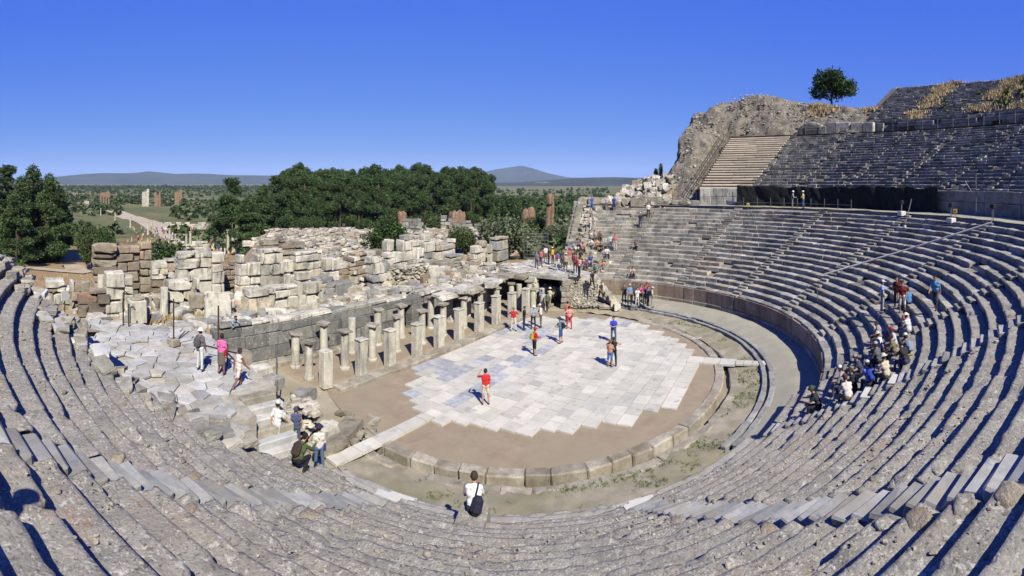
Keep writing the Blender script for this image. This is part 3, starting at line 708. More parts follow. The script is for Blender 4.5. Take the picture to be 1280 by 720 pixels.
blockwall('tier_wall', 'white block wall under the restored tan rows', 'wall', 32.9, 8.6, 17.5, 8.15, (1.0, .95), (1.0, 1.8), M['ruin'], 35, .4)

# ------------------------------------------------------------------ stage: wall, pillars, columns
rgx = random.Random(5)
def wallblocks(t, x0, x1, Y, z0, courses, lr, thick, mat, rgx, gap=None, jy=.02, jit=.015, bev=.025, ragged=0, zslope=0, yaw=.008):
    tot = sum(courses); ph = rgx.uniform(0, 50)
    for ci, hgt in enumerate(courses):
        x = x0 - rgx.uniform(0, .5)
        while x < x1:
            l = rgx.uniform(*lr); xa, xb = max(x, x0), min(x + l, x1); x += l
            if xb - xa < .18: continue
            zc = z0 + sum(courses[:ci]) + hgt / 2
            if gap and xa < gap[1] and xb > gap[0] and gap[2] < zc < gap[3]:
                if xa < gap[0] - .2: xb = gap[0]
                elif xb > gap[1] + .2: xa = gap[1]
                else: continue
            if ragged:
                pf = .93 + (.16 + .22 * ragged) * float(fbm([[(xa + xb) * .5 + ph, 0, 0]], .55, 3, 2)[0]) - .1 * (ragged - 1)
                if (zc - z0) / tot > pf: continue
            m = mat if not isinstance(mat, (list, tuple)) else rgx.choice(mat)
            hh = hgt * (rgx.uniform(.82, 1.05) if ragged else 1)
            o = ob('stone_block', mesh('stone', *cblock(xb - xa - .015, thick * rgx.uniform(.85, 1.1) if ragged else thick, hh - .012, bev=bev, jit=jit, rg=rgx), [m]), t,
               ((xa + xb) / 2, Y + rgx.gauss(0, jy), zc - (hgt - hh) / 2 + zslope * (xa - x0)), (rgx.gauss(0, yaw), rgx.gauss(0, yaw * .6), rgx.gauss(0, yaw)))
sw = thing('stage_wall', 'long dark grey block wall behind the stage columns with a dark doorway', 'wall')
wallblocks(sw, -15.0, 13.6, 9.95, -.05, (.45, .78, .78, .5), (1.5, 3.0), .7, M['stagew'], rgx, gap=(-.9, .5, -.4, 1.9), zslope=-.014)
x = -14.6
while x < 13.4:
    l = rgx.uniform(1.0, 2.2)
    if rgx.random() > .12:
        ob('cornice_block', mesh('cornice', *cblock(l - .02, rgx.uniform(.7, 1.1), .26, bev=.05, jit=.04, rg=rgx), [rgx.choice([M['ruin'], M['stagew'], M['ruin']])]), sw, (x + l / 2, 10.05 + rgx.gauss(0, .06), 2.58 - .014 * (x + 15) + rgx.gauss(0, .02)), (rgx.gauss(0, .02), rgx.gauss(0, .01), rgx.gauss(0, .02)))
    x += l
# second, lower wall course in front (long base of the proscenium back wall)
wallblocks(sw, -14.2, -3.2, 9.35, -.2, (.45,), (.9, 1.8), .5, M['curb'], rgx, jit=.04, bev=.04)
def pillar_me(w0, w1, h, mat):
    b = MB(); b.box((0, 0, h / 2 - .04), (w0, w1, h - .08), 0, .02, .012, rgx); b.box((0, 0, h - .05), (w0 + .07, w1 + .07, .1), 0, .02, .02, rgx)
    return b.me('pillar', [mat])
PX = [-10.5, -8.04, -5.84, -3.55, -1.44, .67, 3.0, 5.2, 7.45, 9.6]
PH = [1.95, 2.05, 2.1, 2.0, 2.05, 2.1, 2.1, 2.15, 2.0, 1.9]
PLb = 'square marble stage pillar standing on the long kerb in front of the round columns'
for i, (x, h) in enumerate(zip(PX, PH)):
    t = thing('stage_pillar', PLb, 'pillar', (x, 5.3, -.02), R(rgx.uniform(-3, 3)), group='square pillars along the stage kerb')
    b = MB(); b.box((0, 0, h / 2), (.58, .50, h), 0, .025, .015, rgx); ob('shaft', b.me('shaft', [M['column']]), t)
    if i != 0:
        b = MB(); b.box((0, 0, h + .03), (.66, .58, .10), 0, .03, .025, rgx); ob('capital', b.me('capital', [M['column']]), t)
def column(x, y, h, r=.21, cap=True, base=0.0, label=None, grp=None, broken=False, mat='column'):
    t = thing('stage_column', label, 'column', (x, y, base), rgx.uniform(0, 6), group=grp)
    b = MB(); b.lathe([(r * 1.25, 0), (r * 1.25, .1), (r * 1.12, .16)], 18); ob('base', b.me('base', [M[mat]]), t)
    z = .16; n = rgx.choice((1, 2, 2, 3))
    for q in range(n):
        z1 = .16 + (h - .16) * (q + 1) / n; b = MB()
        tw = rgx.uniform(0, .02)
        b.lathe([(r * (1.02 - .1 * z / h), z + .004), (r * (1.0 - .1 * z / h), z + .02), (r * (1 - .1 * z1 / h), z1 - .02), (r * (.98 - .1 * z1 / h), z1)], 18, Matrix.Translation((tw, -tw, 0)))
        ob('drum', b.me('drum', [M[mat]], False), t); z = z1
    if cap:
        b = MB(); b.box((rgx.gauss(0, .03), rgx.gauss(0, .03), h + .05), (r * 2.7, r * 2.5, .13), rgx.uniform(0, 1), .05, .05, rgx, ry=rgx.gauss(0, .05)); b.lathe([(r * .92, h - .12), (r * 1.05, h - .08), (r * 1.35, h + .0)], 14)
        ob('capital', b.me('capital', [M['curb']]), t)
    return t
L2 = 'round marble stage column of the middle row, topped by a worn flat capital'
L3 = 'round stage column standing close to the dark grey stage wall'
for x, h in [(-10.6, 2.0), (-8.1, 2.15), (-5.95, 2.1), (-3.8, 2.2), (-1.5, 2.15), (.7, 2.2), (3.0, 2.2), (5.2, 2.25), (7.4, 2.2), (9.5, 2.2)]:
    column(x, 6.75 + rgx.gauss(0, .04), h, .25, True, .0, L2, 'round columns of the middle stage row')
for x, h in [(-10.3, 1.9), (-8.25, 2.2), (-6.1, 2.2), (-3.8, 2.3), (-1.6, 2.2), (1.5, 2.25), (3.7, 2.3), (6, 2.3), (8.3, 2.3)]:
    column(x, 8.6 + rgx.gauss(0, .05), h, .26, rgx.random() < .8, .0, L3, 'round columns next to the stage wall')
# broken architrave slabs still lying on the columns at the far end
for q in range(17):
    x = 2.0 + q * .62 + rgx.uniform(-.15, .15); y = rgx.choice((6.9, 7.6, 8.3)) + rgx.uniform(-.2, .2); l, d = rgx.uniform(1.0, 1.9), rgx.uniform(.7, 1.2)
    tag(ob('architrave_slab', mesh('slab', *cblock(l, d, rgx.uniform(.26, .4), bev=.09, jit=.09, rg=rgx), [rgx.choice([M['ruin'], M['curb'], M['stagew']])]), None, (x, y, 2.55 + rgx.uniform(-.06, .14)), (rgx.gauss(0, .05), rgx.gauss(0, .04), rgx.gauss(0, .15))),
        'rough broken architrave slab lying across the stage columns', 'slab', 'architrave slabs on the stage columns')
# cluster of stumps and drums at the far stage end
LC = 'pale round column stump crowded by the vaulted passage at the end of the stage'
for x, y, h in [(11.0, 5.4, 1.7), (11.6, 6.1, 2.2), (10.6, 6.6, 2.1), (12.2, 5.2, 1.6), (11.3, 4.6, 1.3), (12.6, 6.0, 2.2), (10.2, 5.6, 1.9)]:
    column(x, y, h, .27, rgx.random() < .4, -.1, LC, 'column stumps by the vaulted passage')

# ------------------------------------------------------------------ wing platforms at both ends of the stage
def poly_plat(name, label, pts, z0, z1, mat, top):
    n = len(pts); V = [(p[0], p[1], z0) for p in pts] + [(p[0], p[1], z1) for p in pts]
    F = [[i, (i + 1) % n, n + (i + 1) % n, n + i] for i in range(n)] + [list(range(n, 2 * n))]
    t = thing(name, label, 'platform'); ob('masonry', mesh('masonry', V, F, [mat]), t); return t
def inpoly(x, y, P):
    c = False; j = len(P) - 1
    for i in range(len(P)):
        if ((P[i][1] > y) != (P[j][1] > y)) and x < (P[j][0] - P[i][0]) * (y - P[i][1]) / (P[j][1] - P[i][1]) + P[i][0]: c = not c
        j = i
    return c
rgx = random.Random(77)
# left: crazy paving
PL = [(-22.2, 1.2), (-20.6, -.6), (-17.75, -.5), (-17.7, 1.25), (-15.9, 1.3), (-15.7, 9.9), (-21.5, 13.6), (-23.2, 12.2), (-23.0, 6.0)]
left = poly_plat('left_wing_platform', 'platform of blue-white crazy paving between the seats and the stage ruins', PL, -1, 2.62, M['rubble'], 2.62)
def zplat(x, y): return 2.72 + .02 * (-17 - x) * .8
import itertools
cells = []
for gx in np.arange(-24.0, -15.0, .62):
    for gy in np.arange(-1.4, 14.2, .8):
        cells.append((gx + rgx.uniform(-.26, .26) + (.31 if int(round(gy / .8)) % 2 else 0), gy + rgx.uniform(-.3, .3)))
for ci, (cx, cy) in enumerate(cells):             # irregular flagstones: each keeps the ground nearest to it
    if not inpoly(cx, cy, PL) or rgx.random() < .03: continue
    P = [(-.75, -.75), (.75, -.75), (.75, .75), (-.75, .75)]
    for cj, (ox, oy) in enumerate(cells):
        dx, dy = ox - cx, oy - cy; d2 = dx * dx + dy * dy
        if cj == ci or d2 > 4: continue
        L = math.sqrt(d2); lim = L / 2 - .018; Q = []
        for k in range(len(P)):
            a, b_ = P[k], P[(k + 1) % len(P)]; sa, sb = (a[0] * dx + a[1] * dy) / L - lim, (b_[0] * dx + b_[1] * dy) / L - lim
            if sa <= 0: Q.append(a)
            if sa * sb < 0: t_ = sa / (sa - sb); Q.append((a[0] + (b_[0] - a[0]) * t_, a[1] + (b_[1] - a[1]) * t_))
        P = Q
        if len(P) < 3: break
    if len(P) < 3 or sum(inpoly(cx + q[0] * .8, cy + q[1] * .8, PL) for q in P) < len(P): continue
    n = len(P); V = [(q[0], q[1], -.06) for q in P] + [(q[0], q[1], .03) for q in P] + [(q[0] * .95, q[1] * .95, .045) for q in P]
    F = [[i + n * s, (i + 1) % n + n * s, n * (s + 1) + (i + 1) % n, n * (s + 1) + i] for s in (0, 1) for i in range(n)] + [list(range(2 * n, 3 * n))]
    ob('paving_stone', mesh('paving', V, F, [M['paving']]), left, (cx, cy, zplat(cx, cy) - .05 + rgx.uniform(-.012, .02)), (rgx.gauss(0, .012), rgx.gauss(0, .012), 0))
# steps from the platform down to the orchestra
st = thing('platform_steps', 'flight of pale stone steps going down from the crazy-paved platform', 'steps')
for q in range(9):
    ob('step', mesh('step', *cblock(rgx.uniform(1.45, 1.7), .42, .6, bev=.03, jit=.025, rg=rgx), [M['paving'] if q % 3 else M['curb']]), st, (-16.85 + rgx.gauss(0, .04), 1.05 - .33 * q, 2.6 - .26 * q - .3), (0, 0, rgx.gauss(0, .02)))
b = MB()
for q in range(160):                              # small rubble wall beside the steps
    b.box((rgx.uniform(-15.9, -14.4), rgx.uniform(.2, 1.6), rgx.uniform(-.1, 1.9)), (rgx.uniform(.2, .5), rgx.uniform(.2, .4), rgx.uniform(.1, .25)), rgx.uniform(-.3, .3), .04, .03, rgx)
t = thing('rubble_wall', 'tumbled small-stone wall beside the platform steps', 'wall'); o = ob('stones', b.me('stones', [M['rubble']]), t); o['kind'] = 'stuff'
for (x, y, z, l, d, h, rz, m) in [(-14.3, 1.7, 1.75, 1.1, .6, .5, .3, 'stagew'), (-13.6, 1.0, .25, 1.0, .8, .7, .2, 'column'), (-12.6, .9, .1, 1.7, .9, .4, .5, 'curb'), (-13.9, .2, .2, 1.2, .8, .4, -.2, 'curb'),
                                  (-15.0, 3.2, 1.9, 1.0, .7, .5, .4, 'ruin'), (-14.6, 4.4, 1.3, 1.3, .8, .6, .1, 'stagew'), (-14.2, 6.0, 1.2, 1.2, .9, .8, .1, 'ruin'), (-14.6, 7.6, 1.4, 1.4, .9, 1.0, -.1, 'curb')]:
    tag(ob('fallen_block', mesh('block', *cblock(l, d, h, bev=.07, jit=.05, rg=rgx), [M[m]]), None, (x, y, z), (rgx.gauss(0, .06), rgx.gauss(0, .06), rz)), 'large fallen block lying between the platform steps and the stage columns', 'stone block', 'fallen blocks by the platform steps')
# white slabs and stones at the foot of the path
for k in range(18):
    p = pt(rgx.uniform(418, 470), rgx.uniform(515, 552), z=0)
    tag(ob('loose_stone', mesh('stone', *cblock(rgx.uniform(.2, .7), rgx.uniform(.15, .4), rgx.uniform(.08, .2), bev=.04, jit=.05, rg=rgx), [M['curb']]), None, (p.x, p.y, -.05 + rgx.uniform(0, .06)), (rgx.gauss(0, .1), rgx.gauss(0, .1), rgx.uniform(0, 3))),
        'small pale stone lying on the trodden earth beside the slab path', 'stone', 'loose stones beside the slab path')
# broken slabs on the row ends next to the platform
for k in range(95):
    kr = rgx.randint(2, 15); r = R0 + T * kr + rgx.uniform(.1, .6); a = lend(r) + rgx.uniform(-2.8, 2.2); p = pol(r, a, max(2.75, Z0 + HR * kr) + rgx.uniform(.02, .14))
    tag(ob('broken_slab', mesh('slab', *cblock(rgx.uniform(.4, 1.0), rgx.uniform(.35, .65), rgx.uniform(.14, .32), bev=.05, jit=.08, rg=rgx), [rgx.choice([M['curb'], M['seat'], M['seat'], M['paving']])]), None, p, (rgx.gauss(0, .1), rgx.gauss(0, .1), R(-a - 90) + rgx.gauss(0, .25))),
        'loose broken seat slab lying on the ruined row ends beside the platform', 'slab', 'broken slabs on the row ends')
for k in range(70):
    x, y = rgx.uniform(-29, -22.5), rgx.uniform(6, 15); z = 4.4 + (-22.5 - x) * .25 - (y - 6) * .28
    tag(ob('slope_stone', mesh('stone', *cblock(rgx.uniform(.3, .9), rgx.uniform(.3, .6), rgx.uniform(.2, .5), bev=.06, jit=.07, rg=rgx), [rgx.choice([M['curb'], M['seat'], M['ruin']])]), None, (x, y, z), (rgx.gauss(0, .3), rgx.gauss(0, .3), rgx.uniform(0, 3))),
        'tumbled grey stone on the slope behind the broken seat ends', 'stone', 'stones on the slope behind the seat ends')
patch('rubble_slope', -31, -22.3, 3.5, 19, lambda X, Y: 4.1 + (-22.5 - X) * .25 - (Y - 6) * .28, M['dirt'], .35, .35, 21)

# right: vaulted passage and platform
PR = [(12.3, 3.3), (13.4, .9), (14.8, .9), (17.2, 4.7), (23.5, 6.6), (24.5, 9.8), (13.2, 10.3), (12.2, 7.6)]
rt = thing('right_wing_platform', 'stone platform over the vaulted passage where visitors gather', 'platform')
V = [(x, y, 2.35) for x, y in PR] + [(x, y, 2.62) for x, y in PR]; n = len(PR)
ob('roof_slab', mesh('roof_slab', V, [[i, (i + 1) % n, n + (i + 1) % n, n + i] for i in range(n)] + [list(range(n, 2 * n)), list(range(n))[::-1]], [M['ruin']]), rt)
for k in range(40):
    x, y = rgx.uniform(12.2, 18), rgx.uniform(1.5, 10)
    if inpoly(x, y, PR): ob('paving_slab', mesh('slab', *cblock(rgx.uniform(.9, 1.8), rgx.uniform(.7, 1.2), .16, bev=.04, jit=.04, rg=rgx), [rgx.choice([M['paving'], M['ruin'], M['ruin']])]), rt, (x, y, 2.66 + rgx.uniform(0, .05)), (rgx.gauss(0, .02), rgx.gauss(0, .02), rgx.uniform(-.5, .5)))
def piece(t, name, p, size, mat, rz=0, bev=.05, jit=.04): return ob(name, mesh(name, *cblock(*size, bev=bev, jit=jit, rg=rgx), [mat]), t, p, (rgx.gauss(0, .02), rgx.gauss(0, .02), rz))
for k in range(5): piece(rt, 'pier_stone', (12.7, 3.1, .15 + .5 * k), (.9, .8, .48), M['curb'], rgx.gauss(.3, .15))
for k in range(5): piece(rt, 'pier_stone', (12.5, 6.2, .15 + .5 * k), (.7, .8, .48), M['ruin'], rgx.gauss(0, .1))
piece(rt, 'back_wall', (21, 7.5, 1.0), (.6, 9, 2.6), M['core']); piece(rt, 'side_wall', (17.5, 9.9, 1.0), (9, .5, 2.6), M['core']); piece(rt, 'side_wall', (17.6, 4.9, 1.0), (6, .5, 2.6), M['core'], .26)
b = MB()
for k in range(520):                              # rubble-faced front wall
    u = rgx.random(); x, y = 12.75 + u * .75, 2.7 - u * 2.1
    b.box((x, y + rgx.gauss(0, .05), rgx.uniform(.1, 2.35)), (rgx.uniform(.12, .34), rgx.uniform(.15, .3), rgx.uniform(.1, .22)), R(110) + rgx.gauss(0, .3), .04, .03, rgx)
o = ob('rubble_face', b.me('rubble_face', [M['rubble']]), rt); o['kind'] = 'stuff'
piece(rt, 'front_wall_core', (13.35, 1.75, 1.1), (2.3, .5, 2.4), M['rubble'], R(110))
ps = thing('rubble_steps', 'ruined diagonal rubble steps between the passage wall and the podium', 'steps')
for q in range(8):
    c = Vector((15.6, 1.6, 0)).lerp(Vector((13.9, -1.1, 0)), q / 7)
    piece(ps, 'step', (c.x, c.y, 2.1 - .27 * q), (1.3, .55, .55), rgx.choice([M['curb'], M['ruin']]), R(30) + rgx.gauss(0, .1), .06, .06)
for k in range(16):
    tag(piece(None, 'kerb_block', pol(rgx.uniform(13.4, 14.9), rgx.uniform(-16, 4), .1), (rgx.uniform(.7, 1.8), .4, .3), M['curb'], R(-90) + rgx.gauss(0, .15)), 'pale block laid along the walkway edge before the passage', 'stone block', 'blocks along the walkway edge')

def fieldz(X, Y):
    D = np.hypot(X - CAM[0], Y - CAM[1]); px = 640 + FP * np.arctan2((X - CAM[0]) * E1[0] + (Y - CAM[1]) * E2[0], (X - CAM[0]) * E1[1] + (Y - CAM[1]) * E2[1])
    return 1.0 + .6 * sm(50, 85, D) - 7.5 * sm(96, 118, D) - 7 * sm(345, 285, px) - 4 * sm(600, 650, px)
patch('stone_field_ground', -16, 76, 22.3, 86, fieldz, M['dirt'], .9, .5, 41, .15)
# pale loose stones on the broken end of the far seats
for k in range(90):
    kr = rgx.randint(0, 18); r = R0 + T * kr + rgx.uniform(.1, .6); a = rgx.uniform(-16.5, -12.5) if kr > 5 else rgx.uniform(-16.5, -3)
    tag(ob('loose_stone', mesh('stone', *cblock(rgx.uniform(.3, .9), rgx.uniform(.3, .55), rgx.uniform(.15, .4), bev=.05, jit=.06, rg=rgx), [rgx.choice([M['ruin'], M['curb']])]), None, pol(r, a, Z0 + HR * kr + .1), (rgx.gauss(0, .1), rgx.gauss(0, .1), rgx.uniform(0, 3))), 'pale loose stone lying on the broken far seats among the visitors', 'stone', 'loose stones on the far seats')
# ------------------------------------------------------------------ ruins of the stage building
def ruinwall(name, label, x0, x1, ytop, Y, mats, ch=(.45, .7), lr=(.7, 1.4), thick=.8, z0=2.1, ragged=1, jit=.04, ybot=None, seed=1):
    rgx = random.Random(seed * 31 + 5)
    a, b_ = pt(x0, 0, Y=Y), pt(x1, 0, Y=Y); zt = pt((x0 + x1) / 2, ytop + 2, Y=Y).z; zb = z0 if ybot is None else pt((x0 + x1) / 2, ybot, Y=Y).z
    t = thing(name, label, 'ruin'); xs = a.x
    while xs < b_.x - .1:                           # the wall stands in stretches of different masonry, each broken at its own height
        xe = min(b_.x, xs + rgx.uniform(1.0, 2.8)); xe = b_.x if b_.x - xe < .5 else xe
        zs = zt - abs(rgx.gauss(0, .28)) * (1 if ragged else .4); tall = rgx.random() < .35; h = zb; hs_ = []
        while h < zs - .2:
            q = min(rgx.uniform(.9, 1.5) if tall and not hs_ else rgx.uniform(ch[0] * .8, ch[1] * 1.15), max(.25, zs - h)); hs_.append(q); h += q
        mt = [W if m is G and rgx.random() < .6 else m for m in mats]
        wallblocks(t, xs, xe, Y + thick / 2 + rgx.gauss(0, .16), zb, hs_, (lr[0] * .7, lr[1] * 1.4), thick * rgx.uniform(.8, 1.15), mt, rgx, None, .06, jit * (2.0 if rgx.random() < .45 else .8), .05, max(.5, ragged), 0, .03)
        xs = xe
    for q in range(int((b_.x - a.x) / 1.6)):
        s = rgx.uniform(.3, .7); ob('loose_stone', mesh('stone', *cblock(s, s * .8, s * .6, bev=.08, jit=.08, rg=rgx), [rgx.choice(mats)]), t, (rgx.uniform(a.x, b_.x), Y - rgx.uniform(.1, .7), zb + s * .25), (rgx.gauss(0, .2), rgx.gauss(0, .2), rgx.uniform(0, 3)))
    return t
W, G, B = M['ruin'], M['gutter'], M['brown']
RW = [
 ('ruined_wall', 'low white block corner ruin above the left end of the platform', 57, 90, 326, 17.2, [W, W, B], (.4, .7), (.6, 1.1), .9, 2.0, 1),
 ('ruined_wall', 'stepped pale stone return of the corner ruin', 88, 103, 332, 16.5, [B, W], (.4, .6), (.5, .9), 1.2, 2.0, 1),
 ('block_wall', 'tall wall of big brown and grey blocks behind the white column', 117, 190, 299, 19.0, [B, B, B, M['curb']], (.55, .75), (.8, 1.7), 1.1, 1.0, 1),
 ('block_wall', 'low brown block wall with reddish stones under the white column', 98, 136, 359, 15.2, [B, B, M['curb']], (.5, .7), (.9, 1.5), .8, 1.6, 0),
 ('marble_pedestal', 'white marble panel base standing beside the white column', 133, 167, 338, 14.9, [W, M['column']], (.7, .9), (1.2, 1.9), .8, 1.6, 0),
 ('ruined_wall', 'white marble wall stub with rubble beside the slanting slab', 209, 247, 334, 14.3, [W], (.5, .8), (.6, 1.2), .9, 2.1, 1),
 ('ruined_wall', 'white two-course marble block ruin above the slanting slab', 224, 281, 313, 15.2, [W, M['column']], (.75, 1.05), (.8, 1.6), .9, 2.1, 0),
 ('ruined_wall', 'low ledge ruin carrying the slanting white slab', 240, 293, 356, 13.4, [W, G, M['curb']], (.35, .55), (.7, 1.4), .8, 2.1, 1),
 ('brick_wall', 'reddish brick wall stub between the white block ruins', 282, 306, 322, 17.4, [B], (.3, .4), (.4, .7), .9, 2.1, 1),
 ('ruined_wall', 'big white block ruin with dark weathering streaks', 300, 368, 309, 15.9, [W, W, G], (.7, 1.0), (.8, 1.7), 1.0, 2.1, 0),
 ('marble_plinth', 'long white marble plinth above the stage wall', 308, 404, 351, 12.9, [W, W, M['column']], (.6, .85), (1.0, 2.0), .9, 2.0, 0),
 ('block_wall', 'brown and red block wall at the back of the stage ruins', 332, 380, 289, 20.0, [B, B, M['curb']], (.55, .7), (.8, 1.6), 1.0, 1.5, 1),
 ('ruined_wall', 'white fluted pilaster block ruin with grey cap stones', 371, 423, 302, 15.6, [W, G, W], (.6, .95), (.6, 1.2), .9, 2.1, 1),
 ('ruined_wall', 'grey cornice ruin above the white plinth', 398, 442, 342, 13.5, [G, W], (.3, .5), (.8, 1.6), 1.0, 2.1, 1),
 ('ruined_wall', 'brown rubble core ruin beside the pilaster stub', 425, 480, 311, 16.8, [B, B, W], (.35, .55), (.5, 1.0), 1.0, 2.0, 2),
 ('ruined_wall', 'cracked pilaster stub of pale marble', 464, 497, 314, 13.9, [W, W, G], (.6, .9), (.4, .9), .9, 2.1, 1),
 ('ruined_wall', 'smooth white marble block at the end of the loose rubble wall', 536, 564, 328, 13.2, [W], (1.2, 1.5), (1.2, 1.9), .8, 2.0, 0),
 ('ruined_wall', 'pale marble wall in the back row above the rubble wall', 484, 544, 293, 16.6, [W, W, G], (.7, 1.0), (.8, 1.6), .9, 2.0, 1),
 ('ruined_wall', 'white marble wall crowned by a dark streaked top stone', 505, 546, 289, 18.6, [W, G], (.7, 1.0), (1.0, 1.9), .9, 1.8, 0),
 ('ruined_wall', 'short white streaked marble wall in the back row', 547, 571, 298, 17.0, [W], (.7, 1.0), (.9, 1.6), .9, 1.8, 0),
 ('ruined_wall', 'grey slab ledge ruin running below the back marble walls', 500, 578, 318, 14.6, [G, M['curb'], G], (.3, .45), (.9, 1.8), 1.1, 2.1, 1),
 ('ruined_pier', 'cream stone pier with rounded boulder top near the stage end', 596, 610, 300, 14.6, [W, M['column']], (.6, .9), (.9, 1.3), .9, 1.6, 0),
 ('ruined_pier', 'narrow cream stone post beside the boulder-topped pier', 611, 619, 302, 14.4, [M['column']], (1.2, 1.5), (.6, .9), .5, 1.6, 0),
 ('ruined_pier', 'grey weathered pier with pointed top at the stage end', 620, 634, 293, 13.6, [G, M['curb']], (.7, 1.0), (.7, 1.2), .9, 1.6, 0),
 ('ruined_wall', 'low grey wall under the grey pointed pier', 608, 640, 326, 12.6, [G, W], (.4, .6), (.6, 1.2), .9, 1.6, 1),
 ('ruined_wall', 'low brownish wall stub in the back of the left ruins', 190, 226, 318, 18.6, [B, W], (.4, .6), (.7, 1.3), .9, 1.5, 1),
]
for q, a in enumerate(RW): ruinwall(*a[:3], *a[3:6], a[6], a[7], a[8], a[9], a[10], a[11], seed=q + 1)
rgx = random.Random(123)
# rubble-core wall
a, b_ = pt(494, 0, Y=13.5), pt(536, 0, Y=13.5); b = MB()
for k in range(420): b.box((rgx.uniform(a.x, b_.x), 13.5 + rgx.uniform(-.15, .5), rgx.uniform(2.1, pt(515, 333, Y=13.5).z)), (rgx.uniform(.15, .4), rgx.uniform(.15, .4), rgx.uniform(.1, .25)), rgx.uniform(-.5, .5), .05, .04, rgx)
b.box(((a.x + b_.x) / 2, 14.0, 2.8), (b_.x - a.x, .6, 1.6), 0, .1, .05, rgx)
t = thing('rubble_wall', 'loose brown rubble wall between the pilaster stub and the smooth white block', 'wall'); o = ob('stones', b.me('stones', [M['ruin_isl']]), t); o['kind'] = 'stuff'
# slanting slab, thin slab, columns and pedestals of the left ruins
def at_base(x, Y, z): p = pt(x, 0, Y=Y); return (p.x, Y, z)
tag(ob('slanting_slab', mesh('slab', *cblock(1.7, .3, 1.9, bev=.1, jit=.12, rg=rgx), [W]), None, at_base(272, 12.9, 2.9), (R(-32), R(8), R(-6))), 'large white slab leaning aslant against the ledge ruin', 'slab')
tag(ob('leaning_block', mesh('slab', *cblock(1.0, .5, .8, bev=.1, jit=.1, rg=rgx), [M['paving']]), None, at_base(226, 13.3, 2.6), (.3, .3, .5)), 'bluish marble block lying tilted in dry weeds', 'stone block')
tag(ob('standing_slab', mesh('slab', *cblock(.55, .35, 2.3, bev=.04, jit=.03, rg=rgx), [M['curb']]), None, at_base(107, 16.2, 3.2), (0, 0, .1)), 'tall thin grey-white standing slab left of the white column', 'slab')
tag(ob('standing_pier', mesh('slab', *cblock(.42, .42, 2.3, bev=.04, jit=.03, rg=rgx), [W]), None, at_base(205, 13.8, 3.1), (0, 0, .1)), 'slim white standing pier beside the weeds', 'pier')
column(*at_base(126.5, 15.9, 0)[:2], 2.6, .28, False, 2.2, 'white two-drum column standing on the brown block wall')
t = thing('altar_pedestal', 'square white pedestal with dished round top at the paving edge', 'pedestal', at_base(171, 12.75, 2.5))
ob('block', mesh('block', *cblock(1.0, .9, 1.35, bev=.04, jit=.02, rg=rgx), [M['column']]), t, (0, 0, .68))
b = MB(); b.lathe([(.42, 0), (.44, .06), (.36, .1), (.33, .07)], 20); ob('dished_top', b.me('dished_top', [M['curb']]), t, (0, 0, 1.36))
t = thing('column_drum', 'dark round drum standing behind the white pedestal', 'drum', at_base(181, 13.3, 2.4)); b = MB(); b.lathe([(.3, 0), (.32, .05), (.31, .7), (.28, .78)], 16); ob('drum', b.me('drum', [M['stagew']]), t)
tag(ob('boulder', lump(.5, .42, .4, 40, M['curb']), None, pt(603, 305, Y=15.0)), 'rounded boulder on top of the cream pier', 'boulder')
# ledge blocks over the plinths
for k in range(60):
    x = rgx.uniform(195, 575); Y = rgx.uniform(12.2, 13.2); p = pt(x, 0, Y=Y)
    tag(ob('fallen_block', mesh('block', *cblock(rgx.uniform(.5, 1.5), rgx.uniform(.4, .9), rgx.uniform(.2, .55), bev=.06, jit=.06, rg=rgx), [rgx.choice([W, W, G, M['curb']])]), None, (p.x, Y - rgx.uniform(0, 1.2), 2.3 + rgx.uniform(0, .15)), (rgx.gauss(0, .08), rgx.gauss(0, .08), rgx.gauss(0, .4))),
        'fallen marble block on the dirt ledge between stage wall and ruins', 'stone block', 'fallen blocks on the stage ledge')
for k in range(230):
    x, y = rgx.uniform(-22, 16), rgx.uniform(13.0, 22)
    tag(ob('fallen_block', mesh('block', *cblock(rgx.uniform(.4, 1.4), rgx.uniform(.4, .9), rgx.uniform(.25, .7), bev=.07, jit=.07, rg=rgx), [rgx.choice([W, W, W, G, B, M['curb']])]), None, (x, y, 2.35 - .5 * float(sm(18, 22, y)) + rgx.uniform(0, .3)), (rgx.gauss(0, .12), rgx.gauss(0, .12), rgx.uniform(0, 3))),
        'fallen stone block among the back rows of the stage ruins', 'stone block', 'fallen blocks in the stage ruins')
b = MB()
for k in range(3000):
    x, y = rgx.uniform(-20, 16), rgx.uniform(10.4, 22.5); s = rgx.uniform(.1, .42)
    b.box((x, y, 2.22 - .5 * float(sm(18, 23, y)) - .8 * float(sm(12, 17, x)) + s * .1), (s, s * rgx.uniform(.5, 1), s * rgx.uniform(.4, .8)), rgx.uniform(0, 3), s * .15, s * .1, rgx)
tag(ob('stage_rubble', b.me('stage_rubble', [M['ruin_isl']])), 'small rubble strewn over the dirt of the stage ruins', 'rubble', kind='stuff')
# stone field behind the ruins
b = MB()
for k in range(3600):
    x_, d_ = rgx.uniform(318, 625), 46 + 58 * rgx.random() ** 1.3; p = pt(x_, 0, d=d_); s = rgx.uniform(.2, .8) * rgx.uniform(.5, 1.6); x, y = p.x, p.y
    if y < 23: continue
    b.box((x, y, max(gz(x, y), float(fieldz(np.array(x), np.array(y)))) + s * .25), (s * rgx.uniform(.8, 1.6), s * rgx.uniform(.4, .9), s * rgx.uniform(.25, .6)), rgx.choice((.5, .5, 2.07, rgx.uniform(0, 3))), s * .08, min(.045, s * .08), rgx)
tag(ob('stone_field', b.me('stone_field', [M['ruin_isl']])), 'field of grey tumbled stones between the stage ruins and the pine grove', 'rubble', kind='stuff')

